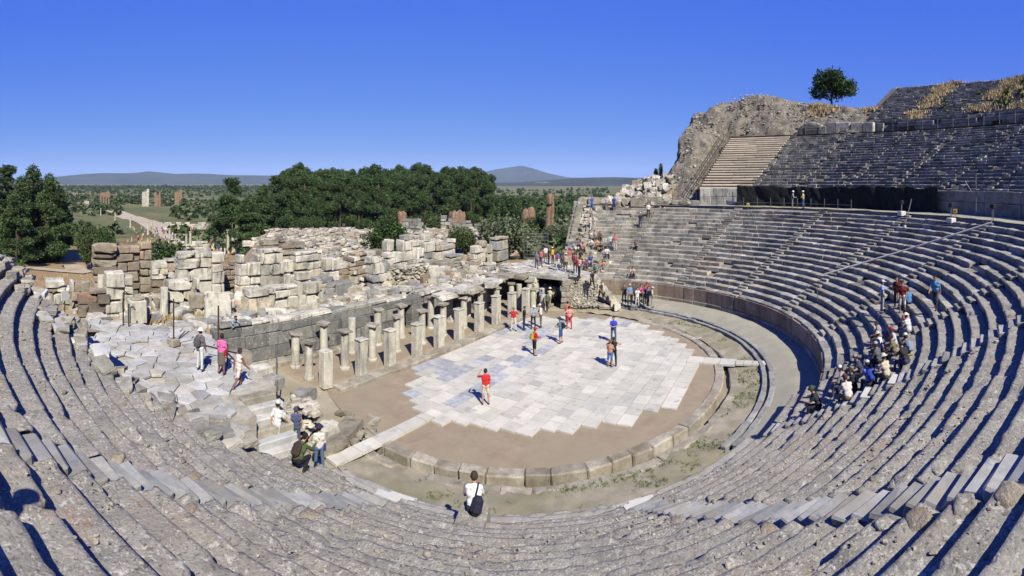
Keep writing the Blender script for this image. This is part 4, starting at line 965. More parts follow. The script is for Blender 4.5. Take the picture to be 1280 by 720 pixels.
# ------------------------------------------------------------------ rock outcrop with the broken vault, and rubble of the fallen wing
def outcrop():
    na, nr = 150, 120
    an = np.concatenate([np.linspace(-2.2, .6, 60), np.linspace(.7, 31.5, 110)]); rr = np.linspace(33.2, 80, 130)
    A, Rr = np.meshgrid(an, rr, indexing='ij'); X = Rr * np.cos(np.radians(A)); Y = -Rr * np.sin(np.radians(A))
    t2 = 10.25 + .515 * (Rr - 33)
    low = np.where(Rr < 47, t2 - .6, 17.2)
    ridge = np.interp(Rr, [33, 35, 38, 41, 45, 48, 52, 57, 62, 70, 80], [8.6, 9.8, 12.6, 15.2, 18.0, 20.0, 22.2, 23.6, 23.4, 18, 10])
    back = np.interp(Rr, [33, 47, 47.6, 50, 54, 60, 66, 80], [9, 16.6, 17.2, 20.2, 22.8, 23.2, 22.3, 14])
    k = sm(3.0, 8.0, A); Z = ridge * (1 - k) + np.where(Rr < 47.2, np.minimum(low, ridge), back) * k
    Z = Z - 1.2 * sm(18, 30, A) * sm(48, 52, Rr)
    Z = Z + 1.9 * np.exp(-((A - 10) / 6.0) ** 2) * sm(47, 53, Rr) * (1 - sm(60, 72, Rr)) - 1.3 * sm(5, 1, A) * sm(44, 52, Rr)
    base = 7.2 - sm(45, 75, Rr) * 9
    jag = fbm(np.c_[X.ravel() * .5, 0 * X.ravel(), Z.ravel() * 0], .6, 4, 8).reshape(X.shape)
    c = sm(-1.3 + .7 * jag, .1 + .7 * jag, A)
    Z = base + (Z - base) * c
    P = np.stack([X, Y, Z], -1).reshape(-1, 3)
    m = (1 - .9 * (sm(8, 9, A) * (1 - sm(47, 48, Rr)))).reshape(-1, 1)
    for ax in range(3): P[:, ax] += (m[:, 0] * (1.15 * fbm(P + ax * 31.7, .28, 4, 20 + ax) + .5 * fbm(P + ax * 11.1, 1.1, 4, 30 + ax)))
    n = len(rr); i, j = np.meshgrid(np.arange(len(an) - 1), np.arange(n - 1), indexing='ij')
    i, j = i.ravel(), j.ravel()
    keep = ~((an[i] > 7.6) & (rr[j] < 46.9)); i, j = i[keep], j[keep]
    f = np.stack([i * n + j, i * n + j + 1, (i + 1) * n + j + 1, (i + 1) * n + j], -1)
    return mesh('rock', P, f, [M['rock']], False)
t = thing('rock_outcrop', 'grey rock and rubble outcrop with a vertical broken face beside the upper seats', 'rock'); ob('rock', outcrop(), t)
rgx = random.Random(64); b = MB()
for k in range(1500):
    a = rgx.uniform(.5, 30); r = rgx.uniform(47.5, 62) if a > 8 else rgx.uniform(36, 62)
    ridge = float(np.interp(r, [33, 35, 38, 41, 45, 48, 52, 57, 62, 70, 80], [8.6, 9.8, 12.6, 15.2, 18.0, 20.0, 22.2, 23.6, 23.4, 18, 10])); back = float(np.interp(r, [33, 47, 47.6, 50, 54, 60, 66, 80], [9, 16.6, 17.2, 20.2, 22.8, 23.2, 22.3, 14]))
    kk = float(sm(3.0, 8.0, a)); z = 1.9 * math.exp(-((a - 10) / 6.0) ** 2) * float(sm(47, 53, r) * (1 - sm(60, 72, r))) - 1.3 * float(sm(5, 1, a) * sm(44, 52, r)) + ridge * (1 - kk) + back * kk - 1.2 * float(sm(18, 30, a) * sm(48, 52, r)); s = rgx.uniform(.1, .36)
    b.box(pol(r, a, z + rgx.uniform(-.3, .35)), (s, s * .8, s * .6), rgx.uniform(0, 3), s * .15, s * .12, rgx)
o = ob('outcrop_rubble', b.me('outcrop_rubble', [M['rubble']]), t); o['kind'] = 'stuff'
# broken vault arch in front of the outcrop at the upper walkway
t = thing('vault_arch', 'low dark stone arch at the upper walkway right of the tan rows', 'arch', pol(48.6, 22.6, 17.5), R(-112.6))
for q in range(11):
    a = R(8 + 164 * (q + .5) / 11); ob('arch_stone', mesh('stone', *cblock(.62, .8, .5, bev=.04, jit=.03, rg=rgx), [M['seat']]), t, (2.0 * math.cos(a), 0, 1.6 * math.sin(a)), (0, math.pi / 2 - a, 0))
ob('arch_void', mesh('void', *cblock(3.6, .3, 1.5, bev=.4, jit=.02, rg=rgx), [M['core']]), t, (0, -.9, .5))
for (a, l, h) in ((26.5, 1.6, 1.7), (28.4, 2.0, 1.6), (31.0, 1.8, 1.5), (33, 1.4, 1.4), (24.8, 1.2, 1.2)):
    tag(ob('pale_block', mesh('block', *cblock(l, .8, h, bev=.05, jit=.04, rg=rgx), [M['ruin']]), None, pol(48.3, a, 17.5 + h / 2), (0, 0, R(-a - 90))), 'large pale block standing on the upper walkway below the lone tree', 'stone block', 'pale blocks on the upper walkway')
# fallen wing: heap of big pale blocks
hp = thing('rubble_heap', 'heap of big tumbled white blocks above the crowded seats', 'rubble heap')
patch('heap_ground', 29.4, 47, -1.2, 9.5, lambda X, Y: 7.9 + 2.8 * sm(31, 37, X) * sm(8.5, 3, Y) - 7 * sm(7, 9.4, Y) - 3 * sm(40, 47, X), M['dirt'], .3, .5, 31)
for k in range(210):
    x, y = rgx.uniform(29.8, 42), rgx.uniform(-.8, 8.3); s = rgx.uniform(.4, 1.5)
    z = 7.9 + 2.8 * float(sm(31, 37, x) * sm(8.5, 3, y)) + rgx.uniform(-.1, .7) * (1 if y < 6 else .3)
    ob('tumbled_block', mesh('block', *cblock(s, s * rgx.uniform(.5, .9), s * rgx.uniform(.4, .8), bev=.07, jit=.08, rg=rgx), [rgx.choice([M['ruin'], M['ruin'], M['curb'], M['seat']])]), hp, (x, y, z), (rgx.gauss(0, .45), rgx.gauss(0, .45), rgx.uniform(0, 3)))
# stepped end wall of the lower tier (north analemma) and its rough edge
blocks = thing('end_wall', 'rough grey stepped end wall closing the crowded seats', 'wall')
for k in range(NR + 2):
    for q in range(2):
        r = R0 + T * k + .33; ob('stone_block', mesh('block', *cblock(.75, .7, rgx.uniform(.7, 1.1), bev=.05, jit=.06, rg=rgx), [rgx.choice([M['seat'], M['seat'], M['stagew'], M['curb']])]), blocks, pol(r + rgx.gauss(0, .1), -17.3 - .9 * q, Z0 + HR * k - .1 - .4 * q), (0, 0, R(16) + rgx.gauss(0, .1)))
for k in range(17):
    a = -16 + k * 1.5
    tag(ob('parapet_block', mesh('block', *cblock(rgx.uniform(1.0, 2.0), .8, rgx.uniform(.5, 1.2) if a < 0 else rgx.uniform(.3, .5), bev=.06, jit=.06, rg=rgx), [rgx.choice([M['seat'], M['curb'], M['stagew']])]), None, pol(31.2 + rgx.gauss(0, .4), a, 8.45), (0, 0, R(-a - 90) + rgx.gauss(0, .15))), 'weathered block along the upper edge of the lower seats', 'stone block', 'blocks along the upper edge of the lower seats')

# ------------------------------------------------------------------ vegetation
def leafmass(lobes, n, size, mat, seed, flat=.5, aspect=1.0):
    """leaf clumps spread through lobes: (cx,cy,cz,rx,ry,rz,weight)"""
    rg_ = np.random.default_rng(seed); ws = np.array([l[6] for l in lobes]); ws = ws / ws.sum()
    li = rg_.choice(len(lobes), n, p=ws); Lb = np.array([l[:6] for l in lobes])[li]
    u = rg_.normal(size=(n, 3)); u /= np.linalg.norm(u, axis=1)[:, None]; rad_ = rg_.uniform(.45, 1.02, n) ** .55
    c = Lb[:, :3] + u * Lb[:, 3:6] * rad_[:, None]
    k = 3; s = size * rg_.uniform(.5, 1.35, (n, 1))
    out_v, out_f = [], []
    base = 0
    for q in range(k):
        cc = c + rg_.normal(size=(n, 3)) * s * .55
        d = rg_.normal(size=(n, 3)); d += u * .6; d[:, 2] *= flat; d /= np.linalg.norm(d, axis=1)[:, None]
        e = np.cross(d, rg_.normal(size=(n, 3))); e /= np.linalg.norm(e, axis=1)[:, None]
        a_, b2 = d * s * aspect, e * s * .5
        v = np.stack([cc - b2, cc + a_ * .55 + b2 * .25 - b2, cc + a_, cc + b2 + a_ * .35], 1).reshape(-1, 3)
        out_v.append(v); out_f.append(np.arange(n * 4).reshape(n, 4) + base); base += n * 4
    return mesh('leaves', np.vstack(out_v), np.vstack(out_f), [mat])
def trunk(h, r, lobes, seed, mat, bend=.03):
    rg_ = random.Random(seed); b = MB(); top = Vector((rg_.gauss(0, bend * h), rg_.gauss(0, bend * h), h)); m = top * .5 + Vector((rg_.gauss(0, bend * h), rg_.gauss(0, bend * h), 0))
    b.tube([(0, 0, -.5), (0, 0, .3), m, top], [r * 1.3, r, r * .75, r * .25], 8)
    for l in lobes[:14]:
        t = rg_.uniform(.45, .9); s = m.lerp(top, t) if t > .5 else Vector((0, 0, 0)).lerp(m, t * 2)
        s = Vector((0, 0, 0)).lerp(m, min(1, t * 2)) if t < .5 else m.lerp(top, (t - .5) * 2); e = Vector(l[:3])
        b.tube([s, s.lerp(e, .5) + Vector((0, 0, -.04 * h)), e], [r * .38, r * .25, r * .08], 6)
    return b.me('trunk', [mat], True)
def pine_variant(seed, h=19, mat='pine', spread=4.2, bare=.26, n=5200):
    rg_ = random.Random(seed); lobes = []
    for q in range(26):
        t = rg_.uniform(0, 1) ** .8; z = h * (bare + (1 - bare) * t); w_ = spread * (1.05 - .88 * t ** 1.2) * rg_.uniform(.35, 1.0); a = rg_.uniform(0, 6.28)
        s = rg_.uniform(1.0, 1.9) * (1.1 - .35 * t); lobes.append((w_ * math.cos(a), w_ * math.sin(a), z - .4, s * 1.25, s * 1.25, s * .8, s * s))
    lobes.append((0, 0, h - 1.0, .9, .9, 1.2, 1.2))
    return leafmass(lobes, n, .34, M[mat], seed, 1.0, .9), trunk(h * .95, .32, lobes, seed, M['bark'])
PV = [pine_variant(s) for s in range(4)] + [pine_variant(9, 19, 'pine2', 5.0, .06, 8000), pine_variant(10, 19, 'pine', 5.0, .08, 8000)]
def plant(name, label, cat, var, p, s, rz, group=None, crown='crown', sz=None):
    t = thing(name, label, cat, p, rz, group); t.scale = (s, s, sz or s)
    ob(crown, var[0], t); ob('trunk', var[1], t); return t
rgx = random.Random(11)
GP = []
# pine grove: bearings and distances
def gpt(x, d): p = pt(x, 228, d=d); return Vector((p.x, p.y, gz(p.x, p.y)))
PIN = []
for x in np.arange(352, 618, 8.2):
    d = rgx.uniform(165, 180) + (x - 360) * .09; top = np.interp(x, [352, 372, 392, 420, 450, 492, 520, 545, 575, 600, 618], [212, 206, 207, 211, 210, 205, 206, 212, 209, 213, 216]) + rgx.uniform(-3, 8); PIN.append((x + rgx.uniform(-2, 2), d, top))
for x in np.arange(356, 614, 11.5):
    PIN.append((x + rgx.uniform(-3, 3), rgx.uniform(150, 162), rgx.uniform(216, 226)))
for x, d, top in PIN:
    p = gpt(x, d); h = EYE + (YH - top) * d / FP - p.z; s = h / 19.0
    plant('pine_tree', 'dark green pine standing in the dense grove behind the stage ruins', 'pine tree', rgx.choice(PV[:4]), p, s * .92, rgx.uniform(0, 6), 'pines of the dense grove', sz=s)
LP = [('big dark pine beside the dirt path, tallest of its clump', 42, 116, 208, 1.25, 4), ('bushy pine leaning out of the clump beside the dirt path', 62, 110, 218, 1.1, 4), ('dark pine at the back of the clump beside the dirt path', 8, 122, 210, 1.3, 5), ('dense pine filling the middle of the dirt path clump', 26, 112, 222, 1.2, 4), ('lower pine on the open side of the clump beside the dirt path', 72, 114, 236, 1.2, 5),
      ('lower spreading pine at the front of the dirt path clump', 18, 102, 244, 1.3, 4), ('pine half hidden at the outer side of the dirt path clump', -14, 112, 216, 1.3, 5)]
for l, x, d, top, ws, vi in LP:
    p = gpt(x, d); h = EYE + (YH - top) * d / FP - p.z; s = h / 19; plant('pine_tree', l, 'pine tree', PV[vi], p, s * ws, rgx.uniform(0, 6), 'pines beside the dirt path', sz=s)
MP = [('rounded pine left of the grove beside the street columns', 290, 120, 225, 1.1), ('low dark pine joined to the grove edge above the street', 330, 128, 232, 1.1), ('wide pine in front of the grove edge', 312, 110, 244, 1.1), ('dark pine at the left edge of the grove', 345, 150, 222, 1.0)]
for l, x, d, top, ws in MP:
    p = gpt(x, d); h = EYE + (YH - top) * d / FP - p.z; s = h / 19; plant('pine_tree', l, 'pine tree', PV[rgx.randint(4, 5)], p, s * ws * 1.15, rgx.uniform(0, 6), 'pines left of the grove', sz=s)
def bush_variant(seed, mat, n=2200, size=.12, r=1.5):
    rg_ = random.Random(seed); lobes = []
    for q in range(9):
        a = rg_.uniform(0, 6.28); w_ = r * rg_.uniform(0, .75); s = r * rg_.uniform(.35, .6); lobes.append((w_ * math.cos(a), w_ * math.sin(a), r * rg_.uniform(.45, 1.35), s, s, s * .9, s * s))
    return leafmass(lobes, n, size, M[mat], seed, .9), trunk(r * 1.2, .09, lobes, seed, M['bark'])
BV = {m: [bush_variant(s + 20, m) for s in range(2)] for m in ('bush', 'olive', 'fig')}
for (l, m, x, ybase, top, d) in [('dark rounded bush in front of the grove standing among grey stones', 'fig', 480, 294, 264, 60), ('green bush below the grey block walls', 'bush', 581, 300, 279, 66), ('wide silvery olive tree beside the stage end', 'olive', 635, 310, 268, 78),
                               ('silvery olive shrub left of the wide olive', 'olive', 610, 300, 280, 84), ('dark green bush beside the street columns', 'fig', 205, 312, 290, 60), ('small green bush beside the tall brown wall', 'bush', 224, 312, 298, 62),
                               ('round green tree beside the harbour street', 'bush', 114, 300, 280, 92), ('dark shrub under the round green tree', 'fig', 133, 298, 284, 86), ('thicket shrub beside the brick pillar ruin', 'bush', 672, 310, 270, 110), ('olive shrub right of the brick pillar ruin', 'olive', 690, 300, 278, 100), ('dry green shrub at the foot of the end wall', 'olive', 700, 300, 280, 92),
                               ('green bush beside the gravel bank', 'bush', 545, 275, 266, 120), ('dark shrub beyond the stage end at the grove corner', 'fig', 625, 258, 240, 170), ('dark tree beyond the olive at the grove corner', 'fig', 650, 262, 243, 180)]:
    a = pt(x, ybase, d=d); h = (ybase - top) * d / FP; g = max(gz(a.x, a.y), float(fieldz(np.array(a.x), np.array(a.y)))) if a.y > 22 else gz(a.x, a.y); zt = EYE + (YH - top) * d / FP
    s = max(.3, (zt - g) / 2.75); plant('tree' if h > 3 else 'bush', l, 'bush', rgx.choice(BV[m]), (a.x, a.y, g), s * (1.25 if m == 'olive' else .6 if x < 150 else 1.0), rgx.uniform(0, 6), sz=s)
# woods and scrub of the plain, read as one mass
def scrub(name, label, items, mats, seed, cl=5):
    rg_ = np.random.default_rng(seed); V, F, m = [], [], []; base = 0
    items = np.array(items)                        # x,y,z,h
    n = len(items)
    for q in range(40):
        u = rg_.normal(size=(n, 3)); u /= np.linalg.norm(u, axis=1)[:, None]; u[:, 2] = np.abs(u[:, 2]) * .9
        h = items[:, 3:4]; c = items[:, :3] + u * np.c_[h * .55, h * .55, h * .85] * rg_.uniform(.35, 1, (n, 1)); c[:, 2] += h[:, 0] * .1
        d = rg_.normal(size=(n, 3)); e = rg_.normal(size=(n, 3)); d /= np.linalg.norm(d, axis=1)[:, None]; e = np.cross(d, e); e /= np.linalg.norm(e, axis=1)[:, None]
        s = h * rg_.uniform(.14, .3, (n, 1)); V.append(np.stack([c - d * s, c + e * s, c + d * s, c - e * s * .7], 1).reshape(-1, 3)); F.append(np.arange(n * 4).reshape(n, 4) + base); base += 4 * n
        m.append(items[:, 4].astype(int))
    return tag(ob(name, mesh(name, np.vstack(V), np.vstack(F), mats, False, np.concatenate(m))), label, 'scrub', kind='stuff')
it = []
for k in range(3600):
    x = rgx.uniform(-30, 420) if rgx.random() < .75 else rgx.uniform(420, 760); d = rgx.uniform(150, 1500) ** 1.0
    if rgx.random() < .5: d = 130 + (d - 130) * .45
    p = pt(x, 228, d=d)
    if 150 < x < 215 and d < 420: continue
    if fbm([[p.x, p.y, 0]], .012, 3, 4)[0] < -.12 and d < 900: continue
    it.append((p.x, p.y, gz(p.x, p.y), rgx.uniform(1.2, 4.2) * (1 + d / 900), rgx.choice((0, 0, 1, 2))))
scrub('plain_scrub', 'low green scrub and olive trees scattered over the plain', it, [M['bush'], M['olive'], M['fig']], 5)
it = []
for k in range(900):
    x = rgx.uniform(60, 420); d = rgx.uniform(1500, 2600); p = pt(x, 228, d=d); it.append((p.x, p.y, gz(p.x, p.y), rgx.uniform(7, 14), rgx.choice((0, 2))))
for k in range(500):
    x = rgx.uniform(612, 770); d = rgx.uniform(230, 520); p = pt(x, 228, d=d); it.append((p.x, p.y, gz(p.x, p.y), rgx.uniform(4, 7), rgx.choice((0, 2, 2))))
scrub('far_woods', 'far dark woods along the edge of the plain', it, [M['bush'], M['olive'], M['fig']], 6)
it = []
for k in range(60):
    x = rgx.uniform(655, 745); d = rgx.uniform(70, 140); p = pt(x, 228, d=d); it.append((p.x, p.y, gz(p.x, p.y), rgx.uniform(1.5, 3.6), rgx.choice((0, 1, 2))))
for k in range(50):
    x = rgx.uniform(560, 660); d = rgx.uniform(75, 150); p = pt(x, 228, d=d); it.append((p.x, p.y, gz(p.x, p.y), rgx.uniform(.8, 2.0), rgx.choice((0, 1, 2))))
scrub('slope_scrub', 'mixed scrub on the slope behind the stage end', it, [M['bush'], M['olive'], M['fig']], 7)
# lone tree on the hill
rg_ = random.Random(3); lobes = []
for q in range(30):
    a = rg_.uniform(0, 6.28); el = rg_.uniform(-.5, 1.3); w_ = rg_.uniform(.5, 1.0)
    lobes.append((2.7 * w_ * math.cos(a) * math.cos(el), 2.7 * w_ * math.sin(a) * math.cos(el), 3.7 + 2.1 * w_ * math.sin(el), 1.05, 1.05, .95, 1))
p = pt(1040, 134, d=86); t = thing('lone_tree', 'lone round dark green tree on the dry-grass hilltop', 'tree', (p.x, p.y, 22.6)); t.scale = (1.2, 1.2, 1.2)
ob('crown', leafmass(lobes, 3200, .27, M['fig'], 8, .9), t); ob('trunk', trunk(3.6, .2, lobes, 4, M['bark']), t)
# small cypress and hilltop shrub
for (l, x, y0, y1, d) in [('small dark conifer beside the rock outcrop', 826, 222, 206, 74), ('second small dark conifer behind the white rubble heap', 820, 222, 212, 75)]:
    p = pt(x, y0, d=d); t = thing('conifer', l, 'tree', p); h = (y0 - y1) * d / FP
    ob('crown', leafmass([(0, 0, h * q, .5 * (1.05 - q), .5 * (1.05 - q), h * .16, 1) for q in (.2, .35, .5, .65, .8, .95)], 260, .14, M['pine'], 5, 1.2), t); b = MB(); b.tube([(0, 0, -1.5), (0, 0, h * .8)], .06, 6); ob('trunk', b.me('trunk', [M['bark']]), t)
# grass
def grass(name, label, pts, hgt, mat, seed, per=5, cat='grass'):
    rg_ = np.random.default_rng(seed); P = np.repeat(np.array(pts), per, 0); n = len(P); P = P + np.c_[rg_.normal(size=(n, 2)) * hgt * .4, np.zeros(n)]
    a = rg_.uniform(0, 6.28, n); h = hgt * rg_.uniform(.4, 1.2, n); w_ = h * .16
    tip = P + np.c_[rg_.normal(size=(n, 2)) * h[:, None] * .35, h]; s = np.c_[np.cos(a) * w_, np.sin(a) * w_, np.zeros(n)]
    V = np.stack([P - s, P + s, tip], 1).reshape(-1, 3)
    return tag(ob(name, mesh(name, V, np.arange(n * 3).reshape(n, 3), [mat])), label, cat, kind='stuff')
def z3(r): return 19.3 + .515 * (r - 49.5)
for q, (aa_, lab) in enumerate(((39.7, 'dry straw grass filling the first gully of the top tier'), (50, 'dry straw grass filling the second gully of the top tier'))):
    P = [tuple(pol(r, aa_ + rgx.gauss(0, .75) + .5 * math.sin(r * 1.3), z3(r) - .1)) for r in np.random.default_rng(q).uniform(49.6, 64, 800) if vn([[r * .8, q * 9.0, 0]], 3)[0] > -.45]; grass('dry_grass', lab, P, .5, M['straw'], q, 6)
P = [tuple(pol(rgx.uniform(51, 66), rgx.uniform(20, 31.5), 0)) for _ in range(1500)]
def zb(r, a): return float(np.interp(r, [33, 47, 47.6, 50, 54, 60, 66, 80], [9, 16.6, 17.2, 20.2, 22.8, 23.2, 22.3, 14])) - 1.2 * float(sm(18, 30, a) * sm(48, 52, r)) - .1
P = [(x, y, zb(math.hypot(x, y), math.degrees(math.atan2(-y, x)))) for x, y, _ in P if fbm([[x, y, 0]], .12, 3, 9)[0] > -.15]
grass('dry_grass', 'dry straw grass on the hilltop around the lone tree', P, .6, M['straw'], 4, 7)
P = [tuple(pol(r, a, z3(r))) for r, a in zip(np.random.default_rng(8).uniform(50, 64.5, 900), np.random.default_rng(9).uniform(50, 75, 900))]
grass('dry_grass', 'dry weeds on the overgrown broken top-tier seats', P, .5, M['straw'], 5, 5)
P = [tuple(pol(64.4 + rgx.uniform(0, 2), a, 26.3)) for a in np.random.default_rng(10).uniform(31, 75, 500)]; grass('dry_grass', 'dry grass fringe along the crest of the top tier', P, .6, M['straw'], 6, 4)
it = [(*pol(rgx.uniform(51, 63), rgx.uniform(51, 74), 0)[:2], 0, rgx.uniform(.5, 1.3), 0) for _ in range(45)]; it = [(a, b2, z3(math.hypot(a, b2)) - .1, h, k) for a, b2, _, h, k in it]
it += [(*pol(rgx.uniform(50, 60), rgx.uniform(41, 49), 0)[:2], 0, rgx.uniform(.3, .7), 0) for _ in range(14)]; it = [(a, b2, z3(math.hypot(a, b2)) - .1, h, k) for a, b2, _, h, k in it]
scrub('tier_weeds', 'green weeds growing in the broken top-tier seats', it, [M['weed']], 8)
P = []
for k in range(3000):
    r, a = rgx.uniform(12.9, 14.3), rgx.uniform(20, 165)
    if fbm([[r, a * .25, 0]], .8, 3, 6)[0] > .2: P.append(tuple(pol(r, a, -.22 + .1 * (r - 12.6))))
grass('ring_weeds', 'low green weeds in the soil ring around the kerb', P, .09, M['weed'], 7, 5)
P = [tuple(pol(rgx.gauss(13.0, .15), a, -.25)) for a in np.random.default_rng(3).uniform(128, 146, 110)]; grass('ring_weeds', 'bright green weed patch beside the kerb in front of the white foot slabs', P, .16, M['weed'], 9, 7)
P = [(pt(x, 0, Y=Y).x, Y, 2.25) for x, Y in ((rgx.uniform(185, 250), rgx.uniform(12.6, 13.6)) for _ in range(160))] + [(pt(x, 0, Y=Y).x, Y, 2.2) for x, Y in ((rgx.uniform(305, 345), rgx.uniform(12.2, 13)) for _ in range(90))]
grass('dry_weeds', 'dry brown weeds among the white ruins behind the stage wall', P, .4, M['straw'], 10, 6)
P = []
for k in range(2600):
    x, y = rgx.uniform(-40, 40), rgx.uniform(24, 70)
    P.append((x, y, gz(x, y)))
grass('dry_grass', 'dry grass on the bank behind the stage ruins', P, .35, M['straw'], 12, 4)

# ------------------------------------------------------------------ far ruins, street, mountains
strip('harbour_street', [tuple(pt(262, 0, d=125))[:2], tuple(pt(182, 0, d=235))[:2], tuple(pt(106, 0, d=560))[:2]], 11, M['road'], .25)
strip('dirt_path', [tuple(pt(-60, 0, d=92))[:2], tuple(pt(40, 0, d=98))[:2], tuple(pt(112, 0, d=88))[:2]], 3.2, M['road'], .18)
LCo = 'slim pale column standing along the harbour street'
cb = MB(); cb.lathe([(.5, 0), (.5, .25), (.36, .4), (.3, 5.2), (.42, 5.4), (.42, 5.6)], 10); cme = cb.me('shaft', [M['column']])
for x, d, h in [(285, 118, 1), (291, 120, .9), (297, 116, 1.05), (268, 124, 1), (238, 132, .9), (212, 150, .8), (185, 175, .8), (163, 200, .8), (144, 235, .8), (126, 300, .8), (190, 190, .7), (233, 138, .7), (305, 112, .9)]:
    p = gpt(x, d); t = thing('street_column', LCo, 'column', p, 0, 'columns of the harbour street'); ob('shaft', cme, t, (0, 0, 0), (0, 0, 0), (1, 1, h))
for k, (l, x, d, y0, y1, wpx, mt) in enumerate([('far red-brown brick ruin with two arched openings', 131, 420, 252, 241, 13, 'brick'), ('far white broken tower ruin on the plain', 182, 430, 249, 235, 9, 'ruin'), ('far low brown ruin between the white tower and the brick tower', 197, 430, 248, 240, 8, 'brick'),
                                           ('far brick tower ruin with pale top on the plain', 223, 440, 246, 236, 9, 'brick')]):
    p = gpt(x, d); W_ = wpx * d / FP; t = thing('far_ruin', l, 'ruin', p, -TH + R(90) - (x - 640) / FP - R(90)); top = EYE + (YH - y1) * d / FP - p.z; rg_ = random.Random(k)
    n = 4 if k == 0 else 3
    for q in range(n):
        wq = W_ / n * (.62 if k == 0 else 1.0); hq = top * rg_.uniform(.75, 1.0)
        ob('pier', mesh('pier', *cblock(wq, 3, hq + 6, bev=.3, jit=.35, rg=rg_), [M[mt]]), t, ((q + .5) * W_ / n - W_ / 2, 0, hq / 2 - 3))
    if k == 0: ob('arch_top', mesh('arch_top', *cblock(W_, 3, top * .35, bev=.3, jit=.4, rg=rg_), [M[mt]]), t, (0, 0, top * .85))
for k, (l, x, d, y0, y1, wpx) in enumerate([('tall slanting red brick pillar ruin beyond the end wall', 687, 105, 270, 245, 10), ('lumpy red brick masonry stump left of the brick pillar', 661, 112, 272, 256, 17), ('reddish vaulted brick lump in front of the grove', 570, 128, 272, 263, 24), ('small reddish brick stub before the grove', 503, 135, 270, 261, 11)]):
    p = pt(x, y1, d=d); g = gz(p.x, p.y); h = p.z - g; t = thing('brick_ruin', l, 'ruin', (p.x, p.y, g)); rg_ = random.Random(k + 9); W_ = wpx * d / FP
    if k == 0:
        for q, s in enumerate((-1, 1)): ob('pier', lump(W_ * .22, W_ * .3, h * .52, 60 + q, M['brick'], 16, 18), t, (s * W_ * .26 * .85, s * W_ * -.26 * .5, h * .48), (0, R(6), 0))
        ob('arch_top', lump(W_ * .5, W_ * .35, h * .12, 62, M['brick']), t, (0, 0, h * .93))
    else:
        for q in range(4): ob('masonry', lump(W_ * rg_.uniform(.2, .4), W_ * .3, h * rg_.uniform(.4, .6), 70 + q + k * 5, M['brick']), t, (rg_.uniform(-.3, .3) * W_, rg_.uniform(-.2, .2) * W_, h * .4))
# grey block walls on the bank, street-side low walls
rgx = random.Random(31)
for k, (l, x0, x1, y1, d, hh) in enumerate([('dark grey block wall on the bank before the grove', 503, 528, 273, 92, 2.6), ('long low dark grey block wall on the bank beside the green bush', 560, 596, 275, 98, 2.0), ('short grey block wall next to the long low bank wall', 551, 562, 270, 96, 2.4), ('pale ruined wall beside the harbour street', 205, 262, 303, 118, 1.6), ('broken pale wall below the round street tree', 205, 258, 279, 185, 2.2), ('low stone wall at the near end of the harbour street', 303, 345, 296, 100, 2.0)]):
    a = pt(x0, y1, d=d); c = pt(x1, y1, d=d); n = c - a; L = math.hypot(n.x, n.y); t = thing('bank_wall', l, 'wall', ((a.x + c.x) / 2, (a.y + c.y) / 2, a.z - hh), math.atan2(n.y, n.x)); z = 0
    while z < hh - .1:
        x = -L / 2
        while x < L / 2:
            w_ = rgx.uniform(.9, 2.0); 
            if not (z > hh - .8 and rgx.random() < .35): ob('stone_block', mesh('block', *cblock(min(w_, L / 2 - x + .2), .8, .62, bev=.06, jit=.05, rg=rgx), [M['stagew'] if k < 3 else M['ruin']]), t, (x + w_ / 2, rgx.gauss(0, .05), z + .31))
            x += w_
        z += .64
def mountain(name, label, xs, hs_, d, depth, seed):
    na = 160; xx = np.linspace(xs[0], xs[-1], na); H_ = np.interp(xx, xs, hs_); nd = 26; V = []
    u = np.linspace(-1, 1, nd)
    A, U = np.meshgrid(xx, u, indexing='ij'); D = d + U * depth; an = (A - 640) / FP
    q = np.stack([D * np.sin(an), D * np.cos(an)], -1) - CC; X, Y = q @ E1, q @ E2
    n = fbm(np.c_[X.ravel(), Y.ravel(), 0 * X.ravel()], 1 / 900., 5, seed).reshape(X.shape); n2 = np.abs(fbm(np.c_[X.ravel(), Y.ravel(), 0 * X.ravel()], 1 / 500., 4, seed + 3).reshape(X.shape))
    Hm = (H_[:, None] / FP * d) * np.exp(-(U / .5) ** 2) * (1 + .18 * n - .3 * n2 * (1 - np.exp(-(U / .2) ** 2)))
    Z = np.maximum(Hm, 0) + EYE - 26
    i, j = np.meshgrid(np.arange(na - 1), np.arange(nd - 1), indexing='ij')
    f = np.stack([i * nd + j, i * nd + j + 1, (i + 1) * nd + j + 1, (i + 1) * nd + j], -1).reshape(-1, 4)
    return tag(ob(name, mesh(name, np.stack([X, Y, Z], -1).reshape(-1, 3), f, [M['mount']], True)), kind='structure')
mountain('mountain_range', '', [-260, -100, 0, 60, 100, 130, 160, 185, 220, 260, 300, 340, 400, 480, 560], [4, 9, 6, 8, 12, 14, 14, 16.5, 13, 13.5, 12, 11, 9, 10, 6], 7000, 1500, 2)
mountain('mountain_range', '', [480, 540, 575, 600, 620, 640, 652, 665, 685, 710, 740, 780, 840, 900, 980], [3, 6, 9, 14, 18, 21, 23, 20, 14, 9, 8, 8, 6, 3, 1], 8200, 1600, 5)
mountain('foothill', '', [540, 600, 650, 690, 720, 745, 770, 830, 900], [1, 3, 5, 8, 10, 10.5, 11, 9, 2], 3600, 700, 8)

